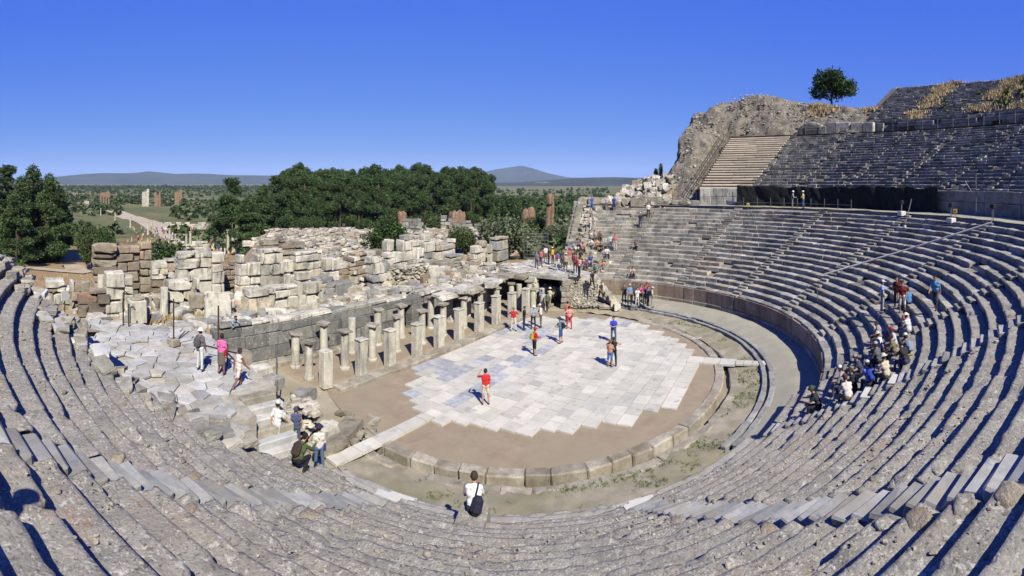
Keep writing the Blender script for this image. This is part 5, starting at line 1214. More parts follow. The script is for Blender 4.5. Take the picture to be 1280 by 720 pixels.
# ------------------------------------------------------------------ netting, railings, poles, cable
rgx = random.Random(202)
def netmat():
    g = NG('dark_green_netting', .95); c = g.ramp(g.noise(3, 5, .6), [(.35, lin((20, 25, 23))), (.65, lin((36, 42, 40)))]); g.col(c); g.bump(g.noise(60, 2, .5), .4, .01); return g.m
M['net'] = netmat()
def net(name, label, a0, a1, r, z0, z1, sag, seed):
    n, m = 220, 16; an = np.linspace(a0, a1, n); t_ = np.linspace(0, 1, m); A, Tt = np.meshgrid(an, t_, indexing='ij')
    top = z1 + .22 * fbm(np.c_[A.ravel() * .35, 0 * A.ravel(), 0 * A.ravel()], 1.0, 3, seed + 4).reshape(A.shape)
    Z = z0 + (top - z0) * Tt; s = (A - a0) * R(1) * r
    f = (fbm(np.c_[s.ravel() * .9 + Z.ravel() * .5, Z.ravel() * .3, 0 * s.ravel()], 1.0, 4, seed)).reshape(A.shape)
    Rr = r + .28 * f + .25 * (1 - Tt) * -.6; X = Rr * np.cos(np.radians(A)); Y = -Rr * np.sin(np.radians(A))
    V = np.stack([X, Y, Z], -1).reshape(-1, 3); i, j = np.meshgrid(np.arange(n - 1), np.arange(m - 1), indexing='ij')
    fq = np.stack([i * m + j, i * m + j + 1, (i + 1) * m + j + 1, (i + 1) * m + j], -1).reshape(-1, 4)
    t = thing(name, label, 'netting'); o = ob('sheet', mesh('sheet', V, fq, [M['net']], True), t); sf = o.modifiers.new('thickness', 'SOLIDIFY'); sf.thickness = .01
    for a in np.arange(a0, a1 + .1, 4.5):
        b = MB(); b.tube([pol(r + .25, a, z0 - .1), pol(r + .25, a, z1 + .15)], .025, 6); ob('post', b.me('post', [M['steel']]), t)
    return t
net('green_netting', 'dark green shade netting hung in folds on posts below the middle tier', 17.3, 61.8, 32.2, 8.1, 10.35, .1, 3)
def tubes(name, label, cat, parts, loc=(0, 0, 0), group=None):
    t = thing(name, label, cat, loc, 0, group)
    for pn, pts, r, m in parts:
        b = MB(); b.tube(pts, r, 7); ob(pn, b.me(pn, [M[m]]), t)
    return t
# railing along the edge above the lower seats
rail = thing('edge_railing', 'thin steel railing along the upper edge of the lower seats', 'railing')
ang = np.arange(14, 47, 3.1)
for a in ang: b = MB(); b.tube([pol(30.5, a, 8.1), pol(30.5, a, 9.15)], .03, 6); ob('post', b.me('post', [M['steel']]), rail)
b = MB(); b.tube([pol(30.5, a, 8.6) for a in ang], .018, 5); ob('rail', b.me('rail', [M['steel']]), rail)
rail = thing('walkway_railing', 'steel post railing along the upper walkway below the top tier', 'railing')
ang = np.arange(22, 82, 2.6)
for a in ang: b = MB(); b.tube([pol(47.5, a, 17.5), pol(47.5, a, 18.9)], .035, 6); ob('post', b.me('post', [M['steel']]), rail)
for z in (18.2, 18.85): b = MB(); b.tube([pol(47.5, a, z) for a in ang], .015, 5); ob('rail', b.me('rail', [M['steel']]), rail)
# slanting cable pipe, its anchor posts and the black hose
tubes('slanting_cable', 'long pale slanting cable pipe stretched over the curved seats', 'cable', [('pipe', [off_seat(1240, 278, .9), off_seat(1190, 294, 1.1), off_seat(1135, 311.5, 1.1), off_seat(1080, 328, 1.0), off_seat(1030, 343, .8)], .06, 'whitep')])
tubes('pale_hose', 'long pale hose curving down over the upper lower-tier rows', 'hose', [('hose', [off_seat(x, y, .5) for x, y in ((1025, 264), (1060, 263), (1085, 263), (1110, 270), (1135, 277), (1165, 281), (1200, 281), (1235, 277))], .035, 'steel')])
def lamp(x, y, d, h, lab):
    p = pt(x, y, d=d); t = thing('spotlight_stand', lab, 'spotlight', p)
    for s in (-.12, .12): b = MB(); b.tube([(s, 0, -.3), (s, 0, h)], .025, 6); ob('leg', b.me('leg', [M['steel']]), t)
    b = MB(); b.box((0, 0, h + .15), (.36, .28, .32), .4, .03, 0, rgx); ob('lamp_head', b.me('lamp_head', [M['iron']]), t)
    b = MB(); b.box((0, 0, .08), (.6, .5, .4), .4, .03, 0, rgx); ob('base_block', b.me('base_block', [M['whitep']]), t)
lamp(1241, 283, 34.6, 1.25, 'spotlight stand beside the head of the slanting cable'); lamp(1189, 277, 37.5, 1.1, 'spotlight stand with white base next to the yellow sign'); lamp(1127, 268, 42.5, .9, 'small spotlight stand on the row under the netting')
tubes('scaffold_frame', 'grey scaffold tube tripod before the bare tier wall', 'scaffold', [('mast', [pt(1220, 273, d=39), pt(1220, 218, d=39)], .04, 'steel'), ('brace', [pt(1206, 226, d=39.4), pt(1219, 247, d=39)], .03, 'steel'), ('brace', [pt(1231, 226, d=38.8), pt(1221, 247, d=39)], .03, 'steel')])
tubes('prop_pole', 'leaning grey pole standing on a white block in the upper rows', 'pole', [('pole', [off_seat(1131, 283, .3), off_seat(1131, 283, .3) + Vector((.75, -.75, 2.2))], .035, 'steel'), ('foot', [off_seat(1131, 284, .3) - Vector((0, 0, .2)), off_seat(1131, 284, .3) + Vector((0, 0, .15))], .12, 'whitep')])
tubes('thin_pole', 'thin grey post standing on the front seat row near the podium', 'pole', [('pole', [off_seat(1022, 378, .2), off_seat(1022, 378, .2) + Vector((0, 0, 1.15))], .025, 'steel')])
tubes('leaning_rod', 'thin pale rod leaning against the seats left of the netting', 'pole', [('rod', [off_seat(898, 284, .2), off_seat(898, 284, .2) + Vector((1.0, -.6, 2.5))], .03, 'steel')])
def sign(x, y, d, lab):
    p = pt(x, y, d=d); t = thing('warning_sign', lab, 'sign', p, -TH + R(90) - (x - 640) / FP - R(90))
    b = MB(); b.box((0, 0, 0), (.3, .03, .34), 0, .01, 0, rgx); ob('board', b.me('board', [M['yellow']]), t)
    b = MB(); b.box((0, -.022, 0), (.16, .01, .16), 0, .01, 0, rgx); ob('picture', b.me('picture', [M['red']]), t)
    b = MB(); b.tube([(0, .05, -.8), (0, .05, .2)], .02, 6); ob('post', b.me('post', [M['steel']]), t)
sign(935, 256, 52.3, 'small yellow warning sign on the railing before the netting'); sign(1194, 264, 38.5, 'small yellow warning sign beside the spotlight stand')
# wooden stair railing at the left edge of the restored rows
wr = thing('timber_railing', 'grey timber stair railing climbing beside the restored tan rows', 'railing')
for off in (-.25, .75):
    for k in range(13):
        r = 33 + k * 1.15; z = 10.25 + .515 * (r - 33); b = MB(); b.tube([pol(r, 8.0 - off * 1.2, z - .6), pol(r, 8.0 - off * 1.2, z + 1.0)], .05, 6); ob('post', b.me('post', [M['wood']]), wr)
    for dz in (.55, 1.0): b = MB(); b.tube([pol(33 + k * 1.15, 8.0 - off * 1.2, 10.25 + .515 * k * 1.15 + dz) for k in range(13)], .04, 6); ob('rail', b.me('rail', [M['wood']]), wr)
for k in range(8):                                 # posts round the heap
    p = pt(788 + k * 17 + rgx.uniform(-3, 3), 262, d=61 - k * .3); b = MB(); b.tube([(0, 0, -.3), (0, 0, 1.5)], .03, 6)
    tag(ob('fence_post', b.me('post', [M['rust']]), None, (p.x, p.y, 8.3)), 'thin dark fence post along the rubble heap', 'post', 'fence posts along the rubble heap')
# poles and chains on the left platform
for k, (x, yb, yt, lab) in enumerate([(154, 407, 366, 'dark iron post with bent top left of the white pedestal'), (161, 408, 380, 'short dark post at the corner of the white pedestal'), (217, 430, 374, 'tall rusty post on a stone cube at the paving edge'), (273, 452, 382, 'tall rusty post behind the woman in pink'), (346, 500, 432, 'pale post standing beside the platform steps')]):
    p = pt(x, yb, z=2.75 if x != 346 else .9); d = math.hypot(p.x - CAM[0], p.y - CAM[1]); h = (yb - yt) * d / FP
    parts = [('shaft', [(0, 0, -.2), (0, 0, h)], .04, 'rust' if x in (217, 273) else ('steel' if x == 346 else 'iron'))]
    if x in (154,): parts.append(('bent_top', [(0, 0, h), (.12, -.05, h + .08), (.25, -.1, h - .05)], .035, 'iron'))
    if x == 217: parts.append(('stay', [(.1, 0, .1), (.75, -.2, .62)], .03, 'iron'))
    t = tubes('fence_post', lab, 'post', parts, p)
    if x == 217: b = MB(); b.box((0, 0, .1), (.5, .45, .36), .3, .03, .02, rgx); ob('stone_foot', b.me('stone_foot', [M['curb']]), t)
tubes('stair_handrail', 'dark sloping handrail beside the platform steps', 'handrail', [('rail', [pt(257, 432, z=3.3), pt(298, 442, z=3.2)], .035, 'iron'), ('rail', [pt(283, 440, z=3.2), pt(301, 458, z=3.0)], .035, 'iron'), ('post', [pt(284, 458, z=2.8), pt(284, 430, z=3.7)], .035, 'iron')])
t = thing('small_white_sign', 'small tilted white information board among the left ruins', 'sign', pt(81, 372, d=27)); b = MB(); b.box((0, 0, .1), (.5, .04, .55), .5, .01, 0, rgx); ob('board', b.me('board', [M['whitep']]), t); b = MB(); b.tube([(0, .03, -.9), (0, .03, 0)], .03, 6); ob('post', b.me('post', [M['iron']]), t)
# wire-mesh fence panel at the far stage end
wf = thing('mesh_fence', 'grey wire-mesh fence panel at the far end of the stage ruins', 'fence')
a, c = pt(655, 308, d=53), pt(685, 308, d=53)
for q in range(9):
    p = a.lerp(c, q / 8); b = MB(); b.tube([(p.x, p.y, 2.2), (p.x, p.y, 5.4)], .03 if q in (0, 4, 8) else .012, 5); ob('bar', b.me('bar', [M['steel']]), wf)
for z in np.linspace(2.4, 5.35, 9): b = MB(); b.tube([(a.x, a.y, z), (c.x, c.y, z)], .012, 5); ob('bar', b.me('bar', [M['steel']]), wf)

# ------------------------------------------------------------------ people
def nets(V, org, h):
    """surface nets of a distance grid: one continuous skin"""
    I = V < 0; nx, ny, nz = V.shape
    cnt = np.zeros((nx - 1, ny - 1, nz - 1)); acc = np.zeros((nx - 1, ny - 1, nz - 1, 3))
    cor = [(x, y, z) for x in (0, 1) for y in (0, 1) for z in (0, 1)]
    def sub(A, c): return A[c[0]:c[0] + nx - 1, c[1]:c[1] + ny - 1, c[2]:c[2] + nz - 1]
    for c in cor:
        for ax in range(3):
            if c[ax] == 0:
                e = list(c); e[ax] = 1; a, b = sub(V, c), sub(V, e); m = (a < 0) != (b < 0)
                t = np.where(m, a / np.where(m, a - b, 1), 0); p = np.array(c, float)
                acc += m[..., None] * p; acc[..., ax] += m * t; cnt += m
    act = cnt > 0; idx = -np.ones(cnt.shape, int); idx[act] = np.arange(act.sum())
    P = (np.argwhere(act) + acc[act] / cnt[act][:, None]) * h + org
    F = []
    for ax in range(3):
        a = np.moveaxis(I, ax, 0); m = a[:-1] != a[1:]; fl = np.moveaxis(m, 0, ax); s = np.moveaxis(a[:-1], 0, ax)
        u, v = [(1, 2), (2, 0), (0, 1)][ax]
        q = np.argwhere(fl); ok = (q[:, u] > 0) & (q[:, v] > 0); q = q[ok]; sg = s[tuple(q.T)]
        def g(du, dv): k = q.copy(); k[:, u] -= du; k[:, v] -= dv; return idx[tuple(k.T)]
        f = np.stack([g(0, 0), g(1, 0), g(1, 1), g(0, 1)], 1); f[~sg] = f[~sg][:, ::-1]; F.append(f)
    return P, np.vstack(F)
SKIN, SHIRT, PANT, SHOE, HAIR = range(5)
cmats = {}
def cm(c, kind='cloth'):
    k = (tuple(c), kind)
    if k not in cmats:
        g = NG('%s_%d_%d_%d' % (kind, *c), .85 if kind != 'skin' else .6); c = tuple(.86 * q + .14 * sum(c) / 3 for q in c); l = lin(c); g.col(g.ramp(g.noise(22, 4, .6), [(.3, tuple(q * .82 for q in l)), (.7, l)])); g.bump(g.noise(30, 3, .5), .25, .01); cmats[k] = g.m
    return cmats[k]
D_ = lambda p, o: (math.sin(R(o)), math.sin(R(p)) * math.cos(R(o)), -math.cos(R(p)) * math.cos(R(o)))
POSE = {  # torso lean, hip height, [thigh pitch L,R], [shin pitch], thigh out, arms: (upper pitch, out, fore pitch, in) L,R
 'stand': (2, None, (3, -2), (-2, -4), 5, ((4, 9, 14, -2), (6, 9, 18, -2))),
 'walk': (5, None, (22, -16), (2, -34), 3, ((-22, 8, -6, 0), (24, 8, 45, 0))),
 'photo': (2, None, (2, -3), (-3, -4), 6, ((48, 22, 150, -25), (50, 22, 150, -25))),
 'phone': (4, None, (3, -2), (-2, -4), 6, ((20, 12, 88, -28), (22, 12, 90, -28))),
 'hand': (2, None, (3, -2), (-2, -4), 6, ((70, 40, 160, -35), (5, 9, 16, 0))),
 'hips': (-2, None, (3, -3), (-2, -4), 9, ((-28, 42, 32, -48), (-28, 42, 32, -48))),
 'fold': (1, None, (3, -2), (-2, -4), 6, ((22, 14, 82, -62), (26, 14, 78, -62))),
 'behind': (1, None, (3, -2), (-2, -4), 6, ((40, 60, 175, -60), (40, 60, 175, -60))),
 'sit': (14, .12, (82, 78), (4, -8), 8, ((22, 12, 70, -18), (30, 10, 78, -14))),
 'sitlean': (24, .12, (86, 80), (10, -4), 10, ((38, 12, 92, -22), (40, 12, 96, -22))),
 'sitback': (-14, .12, (84, 74), (6, 2), 8, ((-30, 18, -22, 6), (-30, 18, -22, 6))),
 'squat': (34, .34, (100, 92), (-50, -46), 10, ((50, 10, 100, -12), (54, 10, 104, -12))),
}
def fingers(b, wr, dr, side):
    up = Vector((side, 0, 0)).cross(dr); up = up.normalized() if up.length > .1 else Vector((0, 0, 1)); sd = dr.cross(up).normalized()
    palm = wr + dr * .055
    for q, l in enumerate((.062, .072, .068, .052)):
        o = palm + sd * (.024 - .016 * q) + dr * .03; k = o + dr * l * .55 - up * .008; e = k + (dr * .8 - up * .6).normalized() * l * .5; b.tube([o, k, e], [.0088, .008, .0062], 6, SKIN)
    o = wr + dr * .03 + sd * .03; k = o + (dr * .6 + sd * .8).normalized() * .035; b.tube([o, k, k + (dr * .9 + sd * .2 - up * .2).normalized() * .03], [.0105, .0095, .007], 6, SKIN)
def person(label, loc, face, pose='stand', shirt=(200, 200, 200), pants=(60, 60, 70), h=1.7, hair=(50, 38, 30), skin=(196, 146, 118), sleeve=0, legs=1, hat=None, bag=None, shoe=(60, 55, 50), skirt=False, vox=.03, group=None, longhair=False, fine=False, helmet=False, strap=None):
    """face: 0 looks away from the camera, 90 to picture right, 180 at it"""
    ln, hip, th, sh, out, arms = POSE[pose]; s = h / 1.72
    C = []; add = lambda a, b, ra, rb, zone: C.append((np.array(a, float), np.array(b, float), ra, rb, zone))
    lt, ls = .42, .42
    hz = .93 if hip is None else hip
    if hip is None: hz = .085 + max(sum(l * math.cos(R(q)) for l, q in ((lt, th[k]), (ls, sh[k]))) for k in (0, 1))
    def rot(p): c, s_ = math.cos(R(ln)), math.sin(R(ln)); y, z = p[1], p[2]; return np.array([p[0], y * c + z * s_, hz - y * s_ + z * c])
    T_ = lambda x, y, z: rot((x, y, z))
    zs = SHIRT
    add(T_(-.085, 0, 0), T_(.085, 0, 0), .108, .108, PANT); add(T_(-.075, 0, .13), T_(.075, 0, .13), .104, .104, zs)
    add(T_(-.095, .005, .32), T_(.095, .005, .32), .112, .112, zs); add(T_(-.14, 0, .455), T_(.14, 0, .455), .07, .07, zs); add(T_(0, 0, .05), T_(0, 0, .42), .115, .12, zs)
    add(T_(0, 0, .47), T_(0, .018, .60), .056, .05, SKIN)
    add(T_(0, .03, .645), T_(0, .02, .72), .072, .088, SKIN); add(T_(0, .1, .665), T_(0, .112, .655), .014, .016, SKIN); add(T_(0, .055, .60), T_(0, .07, .605), .04, .035, SKIN)
    for sx in (-1, 1): add(T_(sx * .083, .015, .665), T_(sx * .086, .01, .69), .016, .018, SKIN)
    add(T_(0, -.012, .70), T_(0, .01, .735), .088, .086, HAIR)
    if longhair: add(T_(0, -.05, .70), T_(0, -.075, .50), .075, .06, HAIR)
    hands = []
    for k, sx in enumerate((-1, 1)):
        up_, o_, fp, fi = arms[k]; S0 = T_(sx * .175, 0, .45); d1 = np.array(D_(up_, o_)) * [sx, 1, 1]; d2 = np.array(D_(fp, fi)) * [sx, 1, 1]
        e = S0 + d1 * .285; w_ = e + d2 * .245
        add(S0, e if sleeve else S0 + d1 * .2, .056, .046, SHIRT if sleeve >= 0 else SKIN)
        if not sleeve or sleeve < 0: add(S0 + d1 * .15, e, .043, .038, SKIN)
        add(e, w_, .038 if sleeve < 1 else .043, .028 if sleeve < 1 else .035, SKIN if sleeve < 1 else SHIRT)
        add(w_, w_ + d2 * .085, .03, .026, SKIN); hands.append((w_, d2, sx))
    knees = []
    for k, sx in enumerate((-1, 1)):
        H0 = np.array([sx * .088, 0, hz - .02]); d1 = np.array(D_(th[k], out)) * [sx, 1, 1]; kn = H0 + d1 * lt; d2 = np.array(D_(sh[k], out * .3)) * [sx, 1, 1]; an_ = kn + d2 * (ls - .02)
        full = legs >= 1
        add(H0, kn if full or legs > .5 else H0 + d1 * .3, .088, .064 if full else .068, PANT if legs > 0 else SKIN); 
        if not full: add(H0 + d1 * .2, kn, .066, .054, SKIN)
        add(kn, an_, .060 if full else .052, .048 if full else .038, PANT if full else SKIN)
        add(an_ + [0, -.03, -.035], an_ + [sx * .015, .15, -.05], .042, .034, SHOE); knees.append(kn)
    if skirt:
        add(T_(0, 0, -.02), (np.array(knees[0]) + knees[1]) / 2, .135, .17, PANT)
    lo = np.min([np.minimum(c[0] - c[2], c[1] - c[3]) for c in C], 0) - 2.5 * vox; hi = np.max([np.maximum(c[0] + c[2], c[1] + c[3]) for c in C], 0) + 2.5 * vox
    n = np.ceil((hi - lo) / vox).astype(int) + 1; gx = [lo[q] + vox * np.arange(n[q]) for q in range(3)]
    G = np.stack(np.meshgrid(*gx, indexing='ij'), -1)
    def dist(P, c):
        ba = c[1] - c[0]; L = max(ba @ ba, 1e-9); t = np.clip(((P - c[0]) @ ba) / L, 0, 1); return np.linalg.norm(P - c[0] - t[..., None] * ba, axis=-1) - (c[2] + (c[3] - c[2]) * t)
    V = None; kk = .025
    for c in C:
        d = dist(G, c)
        if V is None: V = d
        else: hh = np.clip(.5 + .5 * (V - d) / kk, 0, 1); V = V * (1 - hh) + d * hh - kk * hh * (1 - hh)
    P, F = nets(V, lo, vox)
    fc = P[F].mean(1); ds = np.stack([dist(fc, c) - (.012 if c[4] == SHIRT else .006 if c[4] in (PANT, HAIR) else 0) for c in C], 1); zone = np.array([c[4] for c in C])[ds.argmin(1)]
    # hair only on the crown and back of the head
    rel = fc - T_(0, .03, .66); fwd = np.array([0, math.cos(R(ln)), -math.sin(R(ln))]); upv = np.array([0, math.sin(R(ln)), math.cos(R(ln))])
    face_ = (zone == HAIR) & (rel @ fwd > .03) & (rel @ upv < .085); zone[face_] = SKIN
    mats = [cm(skin, 'skin'), cm(shirt), cm(pants), cm(shoe), cm(hair, 'hair')]
    b = None
    p = Vector(loc); phi = math.atan2(p.y - CAM[1], p.x - CAM[0]); hd = phi - R(face)
    t = thing('person', label, 'person', p, hd - math.pi / 2, group); t.scale = (s, s, s)
    faces = F.tolist(); verts = P.tolist(); mi = zone.tolist()
    if fine:
        b = MB()
        for w_, d2, sx in hands: fingers(b, Vector(w_), Vector(d2), sx)
        o = len(verts); verts += [list(q) for q in b.v]; faces += [[q + o for q in f] for f in b.f]; mi += b.m
    me = bpy.data.meshes.new('body'); me.from_pydata(verts, [], faces)
    for m in mats: me.materials.append(m)
    me.polygons.foreach_set('material_index', np.array(mi, dtype=np.int32)); me.polygons.foreach_set('use_smooth', np.ones(len(faces), dtype=bool)); me.update()
    ob('body', me, t)
    hc = T_(0, .012, .735)
    if hat:
        b = MB(); R_ = Matrix.Translation(hc) @ Euler((-R(ln), 0, 0)).to_matrix().to_4x4(); br, ht = (.17, .1) if not helmet else (.125, .11)
        if hat[0] == 'cap': b.lathe([(.101, .0), (.104, .03), (.09, .08), (.05, .11), (.005, .118)], 14, R_); b.box(R_ @ Vector((0, .14, .015)), (.14, .12, .014), 0, .005, 0, rgx)
        else: b.lathe([(br, .0), (br, .012), (.106, .02), (.1, .07), (.07, ht), (.005, ht + .02)], 16, R_)
        ob('hat', b.me('hat', [cm(hat[1])], True), t)
    if bag:
        b = MB(); 
        if bag[0] == 'back':
            b.box(T_(0, -.2, .27), (.29, .17, .42), 0, .06, .01, rgx, rx=-R(ln)); b.box(T_(0, -.295, .2), (.2, .06, .2), 0, .025, .01, rgx, rx=-R(ln))
            for sx in (-.1, .1): b.tube([T_(sx, -.12, .46), T_(sx, .02, .535), T_(sx, .125, .4), T_(sx * 1.1, .1, .2), T_(sx * 1.2, -.1, .1)], .018, 6)
        elif bag[0] == 'sling':
            b.box(T_(.1, -.2, .1), (.27, .17, .44), 0, .07, .012, rgx, rx=-R(ln), ry=.25); b.box(T_(.1, -.3, .05), (.17, .05, .18), 0, .02, .005, rgx, rx=-R(ln), ry=.25)
            b.tube([T_(.06, -.17, .3), T_(.1, -.13, .47), T_(.11, .0, .545), T_(.13, .12, .4), T_(.2, .06, .1), T_(.2, -.12, -.02)], .022, 6)
        else:
            sx = bag[2] if len(bag) > 2 else 1
            b.box(T_(sx * .2, .04, .0), (.1, .26, .24), 0, .03, .01, rgx, rx=-R(ln)); b.tube([T_(sx * .19, .06, .1), T_(sx * .06, .13, .32), T_(-sx * .09, .03, .535), T_(-sx * .02, -.13, .36), T_(sx * .17, -.02, .1)], .013, 6)
        ob('backpack' if bag[0] in ('back', 'sling') else 'shoulder_bag', b.me('bag', [cm(bag[1])]), t)
    return t
def on(x, y, z=0.0): p = pt(x, y, z); return (p.x, p.y, z)
WH, BK, NV, GR, BE = (222, 222, 220), (34, 34, 38), (38, 48, 82), (120, 118, 116), (196, 182, 156)
BL, RD, DN, PK, KH = (40, 70, 190), (204, 40, 40), (70, 94, 132), (226, 150, 150), (150, 140, 112)
# on the orchestra paving
person('woman in red top and pale shorts standing alone, hand raised to her head', on(607, 505.5), -10, 'hand', (222, 34, 40), (222, 200, 180), 1.72, legs=.4, vox=.022, fine=True)
person('person in red jacket, black shorts and red cap with a yellow bag on the paving', on(668, 444), 60, 'phone', (206, 36, 36), BK, 1.72, sleeve=1, legs=.7, hat=('cap', (200, 40, 40)), bag=('back', (196, 180, 60)), vox=.024)
person('man in denim blue shirt and blue shorts with a black backpack on the paving', on(701, 429), -70, 'phone', (92, 120, 158), (52, 84, 150), 1.72, legs=.7, hat=('cap', (60, 60, 70)), bag=('back', BK), vox=.024)
person('woman dressed all in black standing close to a companion on the paving', on(767, 457.5), 0, 'behind', BK, (20, 20, 24), 1.7, sleeve=-1, longhair=True, hair=(70, 44, 30), vox=.024)
person('person in blue denim shorts half hidden beside the woman in black', on(762.5, 458.5), 20, 'phone', (196, 140, 120), (66, 110, 190), 1.55, legs=.7, hair=(120, 90, 60), vox=.026)
person('man in bright blue shirt and jeans standing on the paving', on(767, 428), 180, 'fold', (44, 64, 214), DN, 1.74, vox=.024)
person('woman in pink top and red trousers, hands on hips, at the paving edge', on(711.5, 411), 0, 'hips', (232, 150, 146), (212, 52, 60), 1.68, bag=('side', (80, 70, 80)), vox=.026)
person('woman in salmon top with bare shoulders behind the woman in pink', on(709.5, 403), 0, 'stand', (206, 110, 90), (60, 50, 50), 1.62, sleeve=-1, vox=.028)
person('man in red and white shawl and pale trousers with a straw hat', on(642, 413.5), 180, 'hips', (196, 40, 48), (222, 214, 200), 1.7, hat=('brim', (150, 130, 100)), vox=.026)
person('man in black shirt and navy trousers beside the man in the red shawl', on(655, 412.5), 90, 'phone', BK, NV, 1.74, vox=.026)
person('man in blue checked shirt and white hat reading in the paving group', on(666.5, 411), 160, 'phone', (150, 160, 190), (40, 44, 60), 1.72, hat=('brim', WH), vox=.026)
person('man in white shirt and grey trousers with white cap in the paving group', on(676, 409.5), -100, 'phone', WH, (96, 92, 90), 1.74, hat=('cap', WH), vox=.026)
person('visitor in turquoise top with blue pack walking towards the vaulted passage', on(677, 385, -.05), 0, 'walk', (60, 150, 200), (50, 120, 190), 1.6, sleeve=-1, bag=('back', (40, 90, 170)), vox=.03)
person('visitor in pale shirt and white cap entering the vaulted passage', on(681, 378, 0), 10, 'walk', (196, 200, 200), (120, 118, 110), 1.68, hat=('cap', WH), vox=.03)
person('visitor in dark red shirt in the mouth of the vaulted passage', on(688, 378, 0), 170, 'stand', (150, 40, 44), BK, 1.68, vox=.03)
person('visitor in yellow top beside the passage pier', on(692.5, 380, 0), 200, 'stand', (212, 190, 90), (60, 50, 50), 1.6, vox=.03)
# group at the podium wall
GW = 'tour group standing in front of the podium wall'
for k, (x, y, sh_, pa, hh, hat, po, lab) in enumerate([
  (780, 379, (70, 78, 84), (70, 74, 70), 1.68, None, 'stand', 'visitor in dark grey shirt at the left end of the podium-wall group'), (787, 381, (128, 150, 206), (122, 118, 100), 1.76, ('cap', (190, 180, 160)), 'stand', 'man in light blue shirt and khaki trousers in the podium-wall group'),
  (792, 378, (66, 84, 90), (50, 52, 60), 1.68, None, 'stand', 'visitor in dark teal shirt in the podium-wall group'), (796.5, 383.5, WH, (216, 208, 204), 1.62, None, 'photo', 'woman dressed in white in the podium-wall group'),
  (801, 379, (206, 70, 150), (50, 50, 60), 1.62, None, 'stand', 'woman in magenta top in the podium-wall group'), (806, 381, (60, 64, 80), (40, 40, 50), 1.66, None, 'stand', 'visitor in dark navy top in the podium-wall group'),
  (808.5, 378, (196, 60, 60), (60, 60, 66), 1.74, ('cap', (214, 36, 40)), 'stand', 'visitor in a red cap in the podium-wall group'), (810, 382.5, (80, 110, 170), (70, 80, 100), 1.66, None, 'fold', 'visitor in blue with crossed arms in the podium-wall group'),
  (815, 384.5, (206, 206, 206), (170, 166, 158), 1.72, ('cap', (206, 206, 200)), 'stand', 'visitor in pale clothes with a dark backpack in the podium-wall group')]):
    person(lab, on(x, y, .36), 180 - k * 11, po, sh_, pa, hh, hat=hat, bag=('back', BK) if k == 8 else None, vox=.028, group=GW)
# right wing: platform, steps and crowded seats
for (x, y, z, sh_, pa, hh, po, fc_, hat, bag, lab) in [
  (676, 333, 2.72, (226, 110, 120), (90, 80, 90), 1.66, 'stand', 40, None, None, 'woman in pink red top on the passage platform by the mesh fence'), (686, 331, 2.72, (50, 50, 62), BK, 1.7, 'stand', 90, None, None, 'visitor in black on the passage platform'),
  (691, 330, 2.72, (222, 176, 40), (70, 60, 60), 1.66, 'stand', -60, ('brim', (226, 190, 150)), None, 'visitor in yellow top with pale hat on the passage platform'), (697, 337, 2.72, (30, 110, 190), (220, 218, 212), 1.72, 'stand', 20, None, ('back', (190, 50, 60)), 'visitor in blue vest and white trousers with a red pack on the platform'),
  (712, 332, 2.72, (190, 90, 100), (190, 176, 160), 1.7, 'stand', -30, ('cap', (170, 60, 60)), None, 'visitor in red checked shirt at the platform edge'), (724, 346.5, 2.72, (216, 200, 200), (40, 44, 70), 1.72, 'stand', 60, None, ('back', (150, 40, 50)), 'visitor in white shirt and navy trousers with a red pack above the rubble steps'),
  (740, 362, 1.75, BK, (36, 36, 44), 1.66, 'walk', 150, None, None, 'visitor in black walking down the rubble steps'), (751, 376, .6, (52, 48, 46), (40, 36, 36), 1.66, 'walk', 140, None, None, 'visitor in dark brown clothes at the foot of the rubble steps')]:
    person(lab, on(x, y, z), fc_, po, sh_, pa, hh, hat=hat, bag=bag, vox=.03)
def seat(x, y, back=.12):
    h_ = hit(x, y); r = math.hypot(h_.x, h_.y); k = max(-4, min(NR - 1, math.floor((r - R0) / T))); rr = R0 + T * k + back; q = rr / r; return (h_.x * q, h_.y * q, Z0 + HR * k)
def inward(p): # face angle that looks at the orchestra centre
    phi = math.atan2(p[1] - CAM[1], p[0] - CAM[0]); hd = math.atan2(-p[1], -p[0]); return math.degrees(phi - hd)
def sitter(lab, x, y, sh_, pa, po='sit', hat=None, da=0, hh=1.68, bag=None, hair=(60, 46, 36), vox=.03, group=None, legs=1, sleeve=0, **kw):
    p = seat(x, y); person(lab, p, inward(p) + da, po, sh_, pa, hh, hat=hat, bag=bag, hair=hair, vox=vox, group=group, legs=legs, sleeve=sleeve, **kw)
def stander(lab, x, y, sh_, pa, po='stand', hat=None, face=0, hh=1.7, bag=None, vox=.03, back=.3, **kw):
    p = seat(x, y, back); person(lab, p, face, po, sh_, pa, hh, hat=hat, bag=bag, vox=vox, **kw)
SW = 'visitors resting on the crowded end seats'
